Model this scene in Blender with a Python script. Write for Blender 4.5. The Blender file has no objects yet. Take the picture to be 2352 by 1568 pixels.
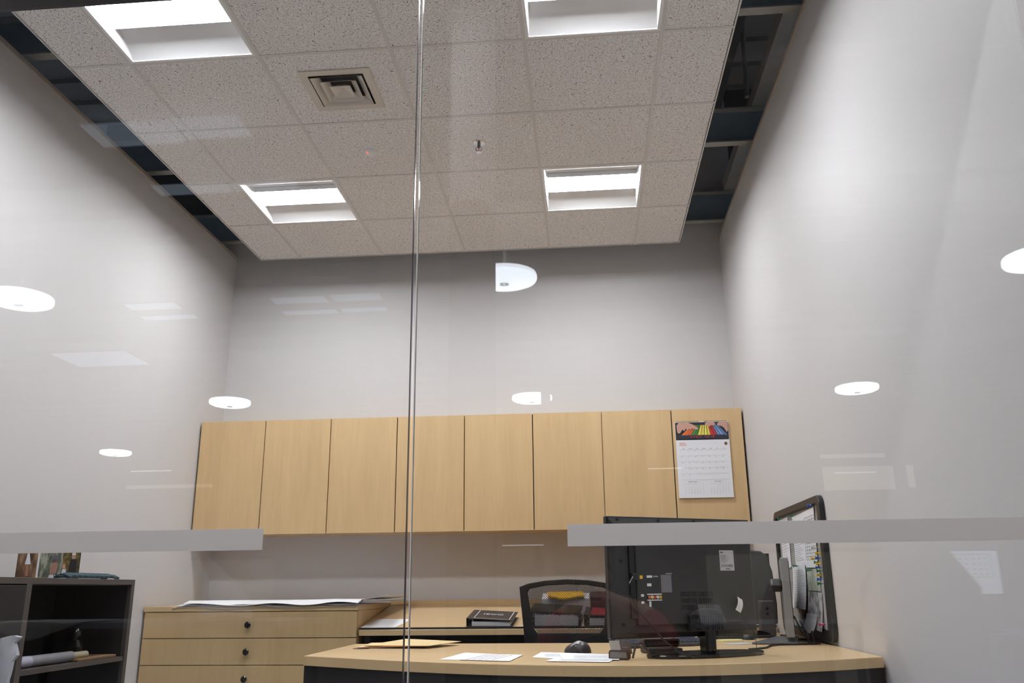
import bpy, bmesh, math, random
from math import sin, cos, pi, sqrt
from mathutils import Vector, Matrix
random.seed(7)
SC = bpy.context.scene
COL = SC.collection

# ---------------------------------------------------------------- camera
# world: X right, Y into the office, Z up, floor z=0. The glass front stands at y=1.8.
cam_d = bpy.data.cameras.new('camera')
cam = bpy.data.objects.new('camera', cam_d); COL.objects.link(cam)
F_PX, YAW, PITCH, ROLL = 1973.946, -0.0851885, 0.2813077, -0.0100072
f = Vector((sin(YAW)*cos(PITCH), cos(YAW)*cos(PITCH), sin(PITCH)))
r0 = Vector((cos(YAW), -sin(YAW), 0)); u0 = r0.cross(f)
r1 = r0*cos(ROLL)+u0*sin(ROLL); u1 = -r0*sin(ROLL)+u0*cos(ROLL)
M3 = Matrix((r1, u1, -f)).transposed()
cam.matrix_world = Matrix.Translation((0, 0, 0.98)) @ M3.to_4x4()
cam_d.sensor_width = 36.0; cam_d.lens = F_PX/2352*36.0
cam_d.clip_start = 0.01; cam_d.clip_end = 100
SC.camera = cam
# ---------------------------------------------------------------- world, exposure
w = bpy.data.worlds.new('world'); SC.world = w; w.use_nodes = True
w.node_tree.nodes['Background'].inputs[0].default_value = (0.5, 0.6, 0.75, 1)
w.node_tree.nodes['Background'].inputs[1].default_value = 0.16
SC.view_settings.view_transform = 'Standard'; SC.view_settings.look = 'None'
SC.view_settings.gamma = 1.0; SC.view_settings.use_curve_mapping = False
SC.view_settings.exposure = 0.0
SC.cycles.max_bounces = 10; SC.cycles.diffuse_bounces = 5; SC.cycles.glossy_bounces = 4
SC.cycles.transparent_max_bounces = 24; SC.cycles.caustics_reflective = False
SC.cycles.use_denoising = True; SC.cycles.sample_clamp_indirect = 4.0
TROFFER = 84.0     # office troffer lens emission
DISC = 11.5       # lobby disc lamp emission
LOBBY = 88.0      # added fill lamps that brighten the lobby
SKYL = 1.1        # lobby skylight daylight

# ---------------------------------------------------------------- materials
def lin(c):
    return tuple(((v/255)/12.92 if v/255 <= 0.04045 else ((v/255+0.055)/1.055)**2.4) for v in c)+(1,)
def mat(name, rgb, rough=0.5, metal=0.0, spec=0.5, emit=0.0, trans=0.0, bump=0.0, bscale=200, mott=0.0, mscale=3.0, coat=0.0, stretch=(1,1,1)):
    """Procedural material; rgb in sRGB 0-255."""
    m = bpy.data.materials.new(name); m.use_nodes = True
    nt = m.node_tree; b = nt.nodes['Principled BSDF']
    b.inputs['Base Color'].default_value = lin(rgb)
    b.inputs['Roughness'].default_value = rough; b.inputs['Metallic'].default_value = metal
    b.inputs['Specular IOR Level'].default_value = spec
    b.inputs['Coat Weight'].default_value = coat
    if trans: b.inputs['Transmission Weight'].default_value = trans
    if emit:
        b.inputs['Emission Color'].default_value = lin(rgb); b.inputs['Emission Strength'].default_value = emit
    tc = nt.nodes.new('ShaderNodeTexCoord'); mp = nt.nodes.new('ShaderNodeMapping')
    mp.inputs['Scale'].default_value = stretch
    nt.links.new(tc.outputs['Object'], mp.inputs[0])
    if mott:
        n = nt.nodes.new('ShaderNodeTexNoise'); n.inputs['Scale'].default_value = mscale; n.inputs['Detail'].default_value = 6
        cr = nt.nodes.new('ShaderNodeValToRGB')
        c = lin(rgb)
        cr.color_ramp.elements[0].position = 0.3; cr.color_ramp.elements[1].position = 0.7
        cr.color_ramp.elements[0].color = tuple(v*(1-mott) for v in c[:3])+(1,)
        cr.color_ramp.elements[1].color = tuple(min(1, v*(1+mott)) for v in c[:3])+(1,)
        nt.links.new(mp.outputs[0], n.inputs['Vector']); nt.links.new(n.outputs[0], cr.inputs[0])
        nt.links.new(cr.outputs[0], b.inputs['Base Color'])
    if bump:
        n = nt.nodes.new('ShaderNodeTexNoise'); n.inputs['Scale'].default_value = bscale; n.inputs['Detail'].default_value = 3
        bp = nt.nodes.new('ShaderNodeBump'); bp.inputs['Strength'].default_value = bump; bp.inputs['Distance'].default_value = 0.002
        nt.links.new(mp.outputs[0], n.inputs['Vector']); nt.links.new(n.outputs[0], bp.inputs['Height'])
        nt.links.new(bp.outputs[0], b.inputs['Normal'])
    return m

def wood(name, rgb, stretch, rough=0.38, amt=0.10):
    m = mat(name, rgb, rough); nt = m.node_tree; b = nt.nodes['Principled BSDF']
    tc = nt.nodes.new('ShaderNodeTexCoord'); mp = nt.nodes.new('ShaderNodeMapping'); mp.inputs['Scale'].default_value = stretch
    oi = nt.nodes.new('ShaderNodeObjectInfo')
    ad = nt.nodes.new('ShaderNodeVectorMath'); ad.operation = 'ADD'
    mu = nt.nodes.new('ShaderNodeMath'); mu.operation = 'MULTIPLY'; mu.inputs[1].default_value = 37
    nt.links.new(oi.outputs['Random'], mu.inputs[0])
    nt.links.new(tc.outputs['Object'], mp.inputs[0]); nt.links.new(mp.outputs[0], ad.inputs[0]); nt.links.new(mu.outputs[0], ad.inputs[1])
    n = nt.nodes.new('ShaderNodeTexNoise'); n.inputs['Scale'].default_value = 1.0; n.inputs['Detail'].default_value = 8; n.inputs['Roughness'].default_value = 0.62
    n2 = nt.nodes.new('ShaderNodeTexNoise'); n2.inputs['Scale'].default_value = 5.0; n2.inputs['Detail'].default_value = 3
    nt.links.new(ad.outputs[0], n.inputs['Vector']); nt.links.new(ad.outputs[0], n2.inputs['Vector'])
    mx = nt.nodes.new('ShaderNodeMix'); mx.data_type = 'FLOAT'; mx.inputs[0].default_value = 0.35
    nt.links.new(n.outputs[0], mx.inputs[2]); nt.links.new(n2.outputs[0], mx.inputs[3])
    cr = nt.nodes.new('ShaderNodeValToRGB'); c = lin(rgb)
    cr.color_ramp.elements[0].position = 0.3; cr.color_ramp.elements[1].position = 0.7
    cr.color_ramp.elements[0].color = (c[0]*(1-amt), c[1]*(1-amt*1.25), c[2]*(1-amt*1.6), 1)
    cr.color_ramp.elements[1].color = (c[0]*(1+amt), c[1]*(1+amt), c[2]*(1+amt), 1)
    nt.links.new(mx.outputs[0], cr.inputs[0]); nt.links.new(cr.outputs[0], b.inputs['Base Color'])
    return m

def tile_mat():
    m = mat('ceiling_tile', (222, 216, 208), 0.9, spec=0.1); nt = m.node_tree; b = nt.nodes['Principled BSDF']
    tc = nt.nodes.new('ShaderNodeTexCoord')
    # short scattered fissures: small stretched cells, bent by a slow noise
    wn = nt.nodes.new('ShaderNodeTexNoise'); wn.inputs['Scale'].default_value = 26; wn.inputs['Detail'].default_value = 2
    nt.links.new(tc.outputs['Object'], wn.inputs['Vector'])
    wm = nt.nodes.new('ShaderNodeVectorMath'); wm.operation = 'SCALE'; wm.inputs['Scale'].default_value = 0.05
    wa = nt.nodes.new('ShaderNodeVectorMath'); wa.operation = 'ADD'
    nt.links.new(wn.outputs['Color'], wm.inputs[0]); nt.links.new(tc.outputs['Object'], wa.inputs[0]); nt.links.new(wm.outputs[0], wa.inputs[1])
    masks = []
    for rot, sx, sy, th in ((0.5, 40, 115, 0.125), (-0.7, 48, 125, 0.105), (0.1, 120, 140, 0.13)):
        mp = nt.nodes.new('ShaderNodeMapping'); mp.vector_type = 'POINT'; mp.inputs['Rotation'].default_value = (0, 0, rot); mp.inputs['Scale'].default_value = (1, 1, 1)
        m2 = nt.nodes.new('ShaderNodeMapping'); m2.inputs['Scale'].default_value = (sx, sy, 0)
        v = nt.nodes.new('ShaderNodeTexVoronoi'); v.inputs['Scale'].default_value = 1; v.voronoi_dimensions = '2D'
        l = nt.nodes.new('ShaderNodeMath'); l.operation = 'LESS_THAN'; l.inputs[1].default_value = th
        nt.links.new(wa.outputs[0], mp.inputs[0]); nt.links.new(mp.outputs[0], m2.inputs[0]); nt.links.new(m2.outputs[0], v.inputs['Vector']); nt.links.new(v.outputs['Distance'], l.inputs[0])
        masks.append(l)
    m1 = nt.nodes.new('ShaderNodeMath'); m1.operation = 'MAXIMUM'; mu = nt.nodes.new('ShaderNodeMath'); mu.operation = 'MAXIMUM'
    nt.links.new(masks[0].outputs[0], m1.inputs[0]); nt.links.new(masks[1].outputs[0], m1.inputs[1]); nt.links.new(m1.outputs[0], mu.inputs[0]); nt.links.new(masks[2].outputs[0], mu.inputs[1])
    mx = nt.nodes.new('ShaderNodeMix'); mx.data_type = 'RGBA'
    mx.inputs[6].default_value = lin((240, 238, 238)); mx.inputs[7].default_value = lin((120, 113, 108))
    nt.links.new(mu.outputs[0], mx.inputs[0]); nt.links.new(mx.outputs[2], b.inputs['Base Color'])
    return m

def glass_mat():
    m = bpy.data.materials.new('window_glass'); m.use_nodes = True; nt = m.node_tree; nt.nodes.clear()
    o = nt.nodes.new('ShaderNodeOutputMaterial'); mx = nt.nodes.new('ShaderNodeMixShader')
    t = nt.nodes.new('ShaderNodeBsdfTransparent'); t.inputs[0].default_value = (0.975, 0.985, 0.98, 1)
    g = nt.nodes.new('ShaderNodeBsdfGlossy'); g.inputs['Roughness'].default_value = 0.0
    lw = nt.nodes.new('ShaderNodeLayerWeight'); p = nt.nodes.new('ShaderNodeMath'); p.operation = 'POWER'; p.inputs[1].default_value = 5
    ma = nt.nodes.new('ShaderNodeMath'); ma.operation = 'MULTIPLY_ADD'; ma.inputs[1].default_value = 0.95; ma.inputs[2].default_value = 0.05
    lw.inputs['Blend'].default_value = 0.5
    nt.links.new(lw.outputs['Facing'], p.inputs[0]); nt.links.new(p.outputs[0], ma.inputs[0]); nt.links.new(ma.outputs[0], mx.inputs[0])
    nt.links.new(t.outputs[0], mx.inputs[1]); nt.links.new(g.outputs[0], mx.inputs[2]); nt.links.new(mx.outputs[0], o.inputs[0])
    return m

def photo_mat(name, cols, scale, stretch=(1,1,1)):
    m = mat(name, (120, 110, 90), 0.35); nt = m.node_tree; b = nt.nodes['Principled BSDF']
    tc = nt.nodes.new('ShaderNodeTexCoord'); mp = nt.nodes.new('ShaderNodeMapping'); mp.inputs['Scale'].default_value = stretch
    n = nt.nodes.new('ShaderNodeTexNoise'); n.inputs['Scale'].default_value = scale; n.inputs['Detail'].default_value = 5
    cr = nt.nodes.new('ShaderNodeValToRGB'); cr.color_ramp.interpolation = 'LINEAR'
    e = cr.color_ramp.elements
    for i, c in enumerate(cols):
        p = 0.28+0.44*i/(len(cols)-1)
        if i < 2: e[i].position = p; e[i].color = lin(c)
        else: k = e.new(p); k.color = lin(c)
    nt.links.new(tc.outputs['Object'], mp.inputs[0]); nt.links.new(mp.outputs[0], n.inputs['Vector'])
    nt.links.new(n.outputs[0], cr.inputs[0]); nt.links.new(cr.outputs[0], b.inputs['Base Color'])
    return m

MT = dict(
 wall=mat('wall_paint', (206, 204, 205), 0.55, spec=0.28, bump=0.10, bscale=260),
 trimw=mat('wall_cap', (170, 160, 150), 0.5),
 tile=tile_mat(),
 grid=mat('ceiling_grid_metal', (212, 210, 208), 0.5),
 white=mat('white_enamel', (238, 238, 240), 0.35),
 lens=mat('troffer_lens', (250, 251, 255), 0.5, emit=TROFFER),
 maple_v=wood('maple_vertical', (210, 180, 136), (9, 9, 0.9)),
 maple_h=wood('maple_horizontal', (210, 182, 140), (0.9, 9, 9), 0.33, 0.05),
 maple_d=wood('maple_drawer', (204, 176, 132), (9, 9, 0.9), 0.4, 0.08),
 gap=mat('dark_gap', (30, 27, 22), 0.8),
 black=mat('black_laminate', (38, 37, 38), 0.45, mott=0.1, mscale=20),
 blackm=mat('black_steel', (44, 42, 42), 0.42, mott=0.08, mscale=8),
 greym=mat('bookcase_edge_steel', (76, 71, 69), 0.4),
 bdoor=mat('black_door', (20, 20, 22), 0.6),
 crump=mat('crumpled_tissue', (176, 178, 186), 0.8),
 plast=mat('black_plastic', (34, 34, 36), 0.4, bump=0.15, bscale=900),
 plastg=mat('gloss_black_plastic', (16, 16, 17), 0.12),
 plast2=mat('charcoal_plastic', (66, 66, 67), 0.45),
 silver=mat('silver_plastic', (150, 152, 156), 0.4, metal=0.3),
 chrome=mat('chrome', (200, 200, 205), 0.15, metal=1),
 paper=mat('paper', (236, 237, 242), 0.7, spec=0.2),
 paper2=mat('paper_shade', (222, 224, 230), 0.7, spec=0.2),
 ink=mat('ink_grey', (120, 120, 128), 0.8), inkd=mat('ink_dark', (50, 50, 56), 0.8),
 red=mat('ink_red', (214, 62, 48), 0.7), redb=mat('red_cover', (150, 28, 42), 0.5),
 manila=mat('manila_card', (232, 208, 158), 0.65), yellow=mat('yellow_paper', (226, 178, 40), 0.7),
 orange=mat('orange_edge', (200, 128, 66), 0.7),
 steelb=mat('primed_steel', (130, 148, 162), 0.5, mott=0.15, mscale=5),
 steelg=mat('galvanised_steel', (168, 168, 164), 0.45, mott=0.1, mscale=10),
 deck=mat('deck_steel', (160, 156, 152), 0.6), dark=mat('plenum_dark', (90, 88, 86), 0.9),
 carpet=mat('carpet', (182, 182, 186), 0.95, bump=0.6, bscale=600, mott=0.25, mscale=60),
 seal=mat('clear_joint', (60, 62, 74), 0.2), edge=mat('polished_glass_edge', (226, 228, 226), 0.15),
 header=mat('bronze_header', (40, 38, 40), 0.35),
 pin_b=mat('pin_blue', (40, 90, 200), 0.3), pin_y=mat('pin_yellow', (236, 196, 20), 0.3), pin_g=mat('pin_green', (18, 110, 72), 0.3), pin_w=mat('pin_white', (225, 225, 225), 0.3), pin_r=mat('pin_pink', (220, 60, 120), 0.3),
 cork=mat('board_felt', (150, 148, 144), 0.9, bump=0.5, bscale=900, mott=0.12, mscale=200),
 teal=mat('teal_weave', (34, 62, 72), 0.7, mott=0.5, mscale=160),
 rubber=mat('cable_rubber', (22, 22, 24), 0.4),
 disc=mat('disc_diffuser', (236, 244, 255), 0.4, emit=DISC),
 discs=mat('disc_side', (236, 244, 255), 0.4, emit=DISC*0.8),
 skyl=mat('skylight_pane', (200, 215, 235), 0.5, emit=SKYL),
 farlit=mat('lit_room_window', (226, 222, 205), 0.5, emit=0.9),
 tube=mat('tube_lamp', (240, 245, 255), 0.5, emit=2.5),
 lobbyw=mat('lobby_wall_paint', (176, 158, 150), 0.7), lobbyf=mat('lobby_floor', (120, 112, 106), 0.4),
 partn=mat('partition_fabric', (196, 196, 176), 0.85, bump=0.3, bscale=500),
 colw=mat('column_white_paint', (228, 226, 232), 0.35), colb=mat('column_dark_cladding', (58, 52, 50), 0.12),
 maroon=mat('maroon_upholstery', (96, 62, 60), 0.7), shirt=mat('red_knit', (170, 40, 62), 0.85), vest=mat('grey_vest', (84, 82, 82), 0.8),
 skin=mat('skin', (206, 156, 130), 0.5), hair=mat('hair', (120, 92, 66), 0.6), floral=photo_mat('floral_cloth', [(20,22,22),(24,26,26),(90,98,96),(150,160,158)], 38),
)
GLASS = glass_mat()
def film_mat():
    m = mat('frosted_film', (214, 212, 212), 0.6, spec=0.2); nt = m.node_tree; b = nt.nodes['Principled BSDF']; o = nt.nodes['Material Output']
    t = nt.nodes.new('ShaderNodeBsdfTranslucent'); t.inputs[0].default_value = lin((240, 238, 236)); mx = nt.nodes.new('ShaderNodeMixShader'); mx.inputs[0].default_value = 0.45
    nt.links.new(b.outputs[0], mx.inputs[1]); nt.links.new(t.outputs[0], mx.inputs[2]); nt.links.new(mx.outputs[0], o.inputs[0]); return m
MT['film'] = film_mat()

# ---------------------------------------------------------------- mesh helpers
class MB:
    def __init__(s): s.v = []; s.f = []; s.T = Matrix.Identity(4)
    def at(s, T): s.T = T; return s
    def _a(s, vs, fs):
        o = len(s.v); s.v += [tuple(s.T @ Vector(v)) for v in vs]; s.f += [tuple(o+i for i in q) for q in fs]; return s
    def box(s, x0, y0, z0, x1, y1, z1):
        if x0 > x1: x0, x1 = x1, x0
        if y0 > y1: y0, y1 = y1, y0
        if z0 > z1: z0, z1 = z1, z0
        return s._a([(x0,y0,z0),(x1,y0,z0),(x1,y1,z0),(x0,y1,z0),(x0,y0,z1),(x1,y0,z1),(x1,y1,z1),(x0,y1,z1)],
                    [(0,3,2,1),(4,5,6,7),(0,1,5,4),(1,2,6,5),(2,3,7,6),(3,0,4,7)])
    def prism(s, poly, z0, z1, axis='z'):
        n = len(poly); P = {'z': lambda a,b,c:(a,b,c), 'y': lambda a,b,c:(a,c,b), 'x': lambda a,b,c:(c,a,b)}[axis]
        vs = [P(a,b,z0) for a,b in poly]+[P(a,b,z1) for a,b in poly]
        return s._a(vs, [tuple(range(n-1,-1,-1)), tuple(range(n,2*n))]+[(i,(i+1)%n,n+(i+1)%n,n+i) for i in range(n)])
    def lathe(s, prof, c=(0,0,0), n=32, axis='z'):
        P = {'z': lambda a,b,h:(c[0]+a,c[1]+b,c[2]+h), 'y': lambda a,b,h:(c[0]+a,c[1]+h,c[2]+b), 'x': lambda a,b,h:(c[0]+h,c[1]+a,c[2]+b)}[axis]
        vs = []; fs = []
        for r, h in prof:
            for i in range(n): vs.append(P(max(r,1e-5)*cos(2*pi*i/n), max(r,1e-5)*sin(2*pi*i/n), h))
        for k in range(len(prof)-1):
            for i in range(n): j = (i+1)%n; fs.append((k*n+i, k*n+j, (k+1)*n+j, (k+1)*n+i))
        fs.append(tuple(range(n-1,-1,-1))); L = len(prof)-1; fs.append(tuple(L*n+i for i in range(n)))
        return s._a(vs, fs)
    def cyl(s, c, r, h, n=24, axis='z'): return s.lathe([(r,0),(r,h)], c, n, axis)
    def tube(s, pts, r, n=8):
        pts = [Vector(p) for p in pts]; vs = []; fs = []
        up = Vector((0.13,0.21,0.97))
        for k, p in enumerate(pts):
            d = (pts[min(k+1,len(pts)-1)]-pts[max(k-1,0)]).normalized()
            a = d.cross(up); 
            if a.length < 1e-3: a = d.cross(Vector((1,0,0)))
            a.normalize(); b = d.cross(a)
            rr = r[k] if isinstance(r, (list, tuple)) else r
            for i in range(n): vs.append(tuple(p+rr*(a*cos(2*pi*i/n)+b*sin(2*pi*i/n))))
        for k in range(len(pts)-1):
            for i in range(n): j=(i+1)%n; fs.append((k*n+i,k*n+j,(k+1)*n+j,(k+1)*n+i))
        fs.append(tuple(range(n-1,-1,-1))); L=len(pts)-1; fs.append(tuple(L*n+i for i in range(n)))
        return s._a(vs, fs)
    def sheet(s, fn, nu, nv, t):
        """closed thin slab: fn(u,v)->(x,y,z) top surface, t thickness down"""
        vs = [fn(i/nu, j/nv) for j in range(nv+1) for i in range(nu+1)]
        N = len(vs); vs += [(x, y, z-t) for x, y, z in vs]; fs = []; W = nu+1
        for j in range(nv):
            for i in range(nu):
                a = j*W+i; fs.append((a,a+1,a+1+W,a+W)); fs.append((N+a,N+a+W,N+a+1+W,N+a+1))
        for i in range(nu):
            fs.append((i,N+i,N+i+1,i+1)); a = nv*W+i; fs.append((a,a+1,N+a+1,N+a))
        for j in range(nv):
            a = j*W; fs.append((a,a+W,N+a+W,N+a)); a = j*W+nu; fs.append((a,N+a,N+a+W,a+W))
        return s._a(vs, fs)
    def build(s, name, m, parent=None, smooth=False, bevel=0.0, seg=2):
        me = bpy.data.meshes.new(name)
        base = Vector(parent['_org']) if parent is not None and '_org' in parent else Vector((0,0,0))
        me.from_pydata([tuple(Vector(v)-base) for v in s.v], [], s.f); me.validate()
        bm = bmesh.new(); bm.from_mesh(me); bmesh.ops.recalc_face_normals(bm, faces=bm.faces); bm.to_mesh(me); bm.free()
        if smooth:
            for p in me.polygons: p.use_smooth = True
        me.materials.append(m)
        o = bpy.data.objects.new(name, me); COL.objects.link(o)
        if parent is not None: o.parent = parent; o['_org'] = tuple(base)
        if bevel:
            b = o.modifiers.new('bevel', 'BEVEL'); b.width = bevel; b.segments = seg; b.limit_method = 'ANGLE'; b.angle_limit = 0.7
        if smooth:
            try:
                me.set_sharp_from_angle(angle=0.7)
            except Exception: pass
        return o
def tag(o, label=None, cat=None, group=None, kind=None):
    if label: o['label'] = label
    if cat: o['category'] = cat
    if group: o['group'] = group
    if kind: o['kind'] = kind
    return o
def thing(name, label, cat, org=(0,0,0), group=None):
    o = bpy.data.objects.new(name, None); COL.objects.link(o); o.empty_display_size = 0.05
    o.location = org; o['_org'] = tuple(org)
    return tag(o, label, cat, group)
def struct(name, mb, m, **k): return tag(mb.build(name, m, **k), kind='structure')
def copy_tree(o, loc, label):
    c = o.copy(); COL.objects.link(c); c.location = loc; c['label'] = label
    for ch in [x for x in bpy.data.objects if x.parent == o]:
        d = ch.copy(); COL.objects.link(d); d.parent = c
        for g in [x for x in bpy.data.objects if x.parent == ch]:
            e = g.copy(); COL.objects.link(e); e.parent = d
    return c
def text_mesh(items, ext=0.0002):
    """items: (string, size, Matrix, align). Returns MB of flat lettering"""
    out = MB()
    for s, size, T, al in items:
        cu = bpy.data.curves.new('t', 'FONT'); cu.body = s; cu.size = size; cu.extrude = ext; cu.align_x = al; cu.align_y = 'CENTER'; cu.resolution_u = 2
        o = bpy.data.objects.new('t', cu); COL.objects.link(o)
        bpy.context.view_layer.update()
        me = o.evaluated_get(bpy.context.evaluated_depsgraph_get()).to_mesh()
        out.at(T)._a([tuple(v.co) for v in me.vertices], [tuple(p.vertices) for p in me.polygons])
        o.to_mesh_clear(); bpy.data.objects.remove(o); bpy.data.curves.remove(cu)
    out.at(Matrix.Identity(4)); return out
def T_(x=0, y=0, z=0): return Matrix.Translation((x, y, z))
def R_(a, ax): return Matrix.Rotation(a, 4, ax)

XL, XR, YB, YG = -2.648, 1.032, 6.01, 1.8
ZC = 3.338; ZS = 3.45; ZD = 4.7

# ================================================================ SETTING
struct('floor', MB().box(XL-0.12, YG-0.1, -0.05, XR+0.12, YB+0.1, 0), MT['carpet'])
struct('wall_back', MB().box(XL-0.12, YB, 0, XR+0.12, YB+0.12, ZD), MT['wall'])
struct('wall_left', MB().box(XL-0.12, YG, 0, XL, YB, ZS), MT['wall'])
struct('wall_right', MB().box(XR, YG, 0, XR+0.12, YB, ZS), MT['wall'])
struct('trim_1', MB().box(XL-0.13, YG, ZS, XL+0.008, YB, ZS+0.022), MT['trimw'])
struct('trim_2', MB().box(XR-0.008, YG, ZS, XR+0.13, YB, ZS+0.022), MT['trimw'])
struct('baseboard_back', MB().box(XL+0.002, YB-0.012, 0, XR-0.002, YB, 0.1), MT['black'])
# glass front: header, panes, joint
H0 = 2.495
fr = struct('trim_3', MB().box(XL-0.12, YG-0.05, H0, XR+0.12, YG+0.06, H0+0.09), MT['header'])
struct('wall_front', MB().box(XL-0.12, YG-0.04, H0+0.09, XR+0.12, YG+0.05, 2.80), MT['wall'])
struct('trim_4', MB().box(XL-0.12, YG-0.05, 0.0, XR+0.12, YG+0.06, 0.09), MT['header'])
GT = 0.010
struct('window_1', MB().box(XL+0.002, YG, 0.09, -0.3795, YG+GT, H0), GLASS)
struct('window_2', MB().box(-0.3675, YG, 0.09, XR-0.002, YG+GT, H0), GLASS)
struct('trim_5', MB().box(-0.3795, YG-0.0005, 0.09, -0.3778, YG+GT+0.0005, H0), MT['seal'])
struct('trim_6', MB().box(-0.3695, YG-0.0005, 0.09, -0.3675, YG+GT+0.0005, H0), MT['edge'])

# suspended ceiling cloud: 2x2 ft tiles in an exposed grid
T = 0.6096
gx = [-2.340, -2.0435, -1.4339, -0.8243, -0.2147, 0.3949, 0.705]
gy = [2.086, 2.695, 3.305, 3.914, 4.524, 5.134, 5.743]
lights = {(1, 1), (4, 1), (1, 4), (4, 4)}
VC = (-1.127, 3.612)   # air diffuser centre
tl = MB(); h = 0.012
for i in range(6):
    for j in range(6):
        if (i, j) in lights: continue
        x0, x1, y0, y1 = gx[i]+0.004, gx[i+1]-0.004, gy[j]+0.004, gy[j+1]-0.004
        if (i, j) == (2, 2):
            a = 0.15
            tl.box(x0,y0,ZC,x1,VC[1]-a,ZC+0.018); tl.box(x0,VC[1]+a,ZC,x1,y1,ZC+0.018)
            tl.box(x0,VC[1]-a,ZC,VC[0]-a,VC[1]+a,ZC+0.018); tl.box(VC[0]+a,VC[1]-a,ZC,x1,VC[1]+a,ZC+0.018)
        else: tl.box(x0, y0, ZC, x1, y1, ZC+0.018)
struct('ceiling', tl, MT['tile'])
g = MB(); b = 0.0085
for x in gx[1:-1]: g.box(x-b, gy[0], ZC-0.003, x+b, gy[-1], ZC+0.03)
for y in gy[1:-1]:
    for i in range(6): g.box(gx[i]+(b if i else 0), y-b, ZC-0.003, gx[i+1]-(b if i < 5 else 0), y+b, ZC+0.03)
struct('trim_7', g, MT['grid'])
e = MB(); q = 0.006
e.box(gx[0]-q, gy[0]-q, ZC-0.004, gx[0], gy[-1]+q, ZC+0.05); e.box(gx[-1], gy[0]-q, ZC-0.004, gx[-1]+q, gy[-1]+q, ZC+0.05)
e.box(gx[0], gy[-1], ZC-0.004, gx[-1], gy[-1]+q, ZC+0.05); e.box(gx[0], gy[0]-q, ZC-0.004, gx[-1], gy[0], ZC+0.05)
struct('trim_8', e, MT['grid'])

# structure above the office, seen through the gaps beside the ceiling
dk = MB()
for k in range(46):
    y = 1.2+k*0.15; dk.box(XL-3.2, y, ZD+(0.04 if k % 2 else 0), XR+3.2, y+0.15, ZD+0.12)
struct('ceiling_deck', dk, MT['deck'])
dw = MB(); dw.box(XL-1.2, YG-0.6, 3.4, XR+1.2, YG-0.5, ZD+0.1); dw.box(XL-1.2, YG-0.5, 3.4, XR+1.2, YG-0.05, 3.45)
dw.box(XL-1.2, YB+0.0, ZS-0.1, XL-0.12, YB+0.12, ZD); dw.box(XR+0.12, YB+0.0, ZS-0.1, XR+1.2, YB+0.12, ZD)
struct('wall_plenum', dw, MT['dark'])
def cbeam(y, label):
    t = thing('steel_channel', label, 'beam', (0, y, 3.575), 'steel channels crossing above the ceiling')
    MB().box(XL-0.6, y-0.008, 3.583, XR+0.4, y, 3.80).build('web', MT['steelb'], t)
    MB().box(XL-0.4, y-0.055, 3.575, XR+0.4, y, 3.583).build('flange', MT['steelg'], t)
    MB().box(XL-0.4, y-0.055, 3.80, XR+0.4, y, 3.808).build('flange', MT['steelg'], t)
cbeam(5.98, 'blue-grey steel channel against the back wall above the ceiling')
cbeam(4.82, 'blue-grey steel channel crossing the gap beside the middle ceiling tiles')
cbeam(3.56, 'blue-grey steel channel crossing above the tiles nearest the glass')
for x, lb in ((XR+0.10, 'long grey steel track running above the right wall'), (XL-0.10, 'long grey steel track running above the left wall')):
    t = tag(MB().box(x-0.05, 2.0, 3.812, x+0.05, 5.97, 3.82).box(x-0.05, 2.0, 3.82, x-0.045, 5.97, 3.90).box(x+0.045, 2.0, 3.82, x+0.05, 5.97, 3.90).build('steel_track', MT['steelg']), lb, 'beam')
jo = thing('roof_joist', 'open-web steel roof joist with diagonal rods above the ceiling', 'joist', (0.62, 4, 4.0))
MB().box(0.58, 2.0, 4.62, 0.70, 5.95, 4.69).build('top_chord', MT['steelg'], jo)
MB().box(0.58, 2.0, 3.98, 0.70, 5.95, 4.0).build('bottom_chord', MT['steelg'], jo)
rd = MB()
for k in range(6): rd.tube([(0.64, 2.1+k*0.64, 4.63), (0.64, 2.42+k*0.64, 3.99), (0.64, 2.74+k*0.64, 4.63)], 0.012, 6)
rd.build('web_rod', MT['steelg'], jo)
tag(MB().tube([(1.125, 4.99, 4.68), (1.075, 4.85, 3.925)], 0.015, 8).build('hanger_rod', MT['steelg']), 'pale diagonal steel rod in the gap beside the right wall', 'rod')
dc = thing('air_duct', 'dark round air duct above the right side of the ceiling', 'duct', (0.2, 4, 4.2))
MB().cyl((0.95, 2.0, 4.35), 0.11, 3.9, 24, 'y').build('duct_pipe', MT['dark'], dc, smooth=True)

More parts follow.
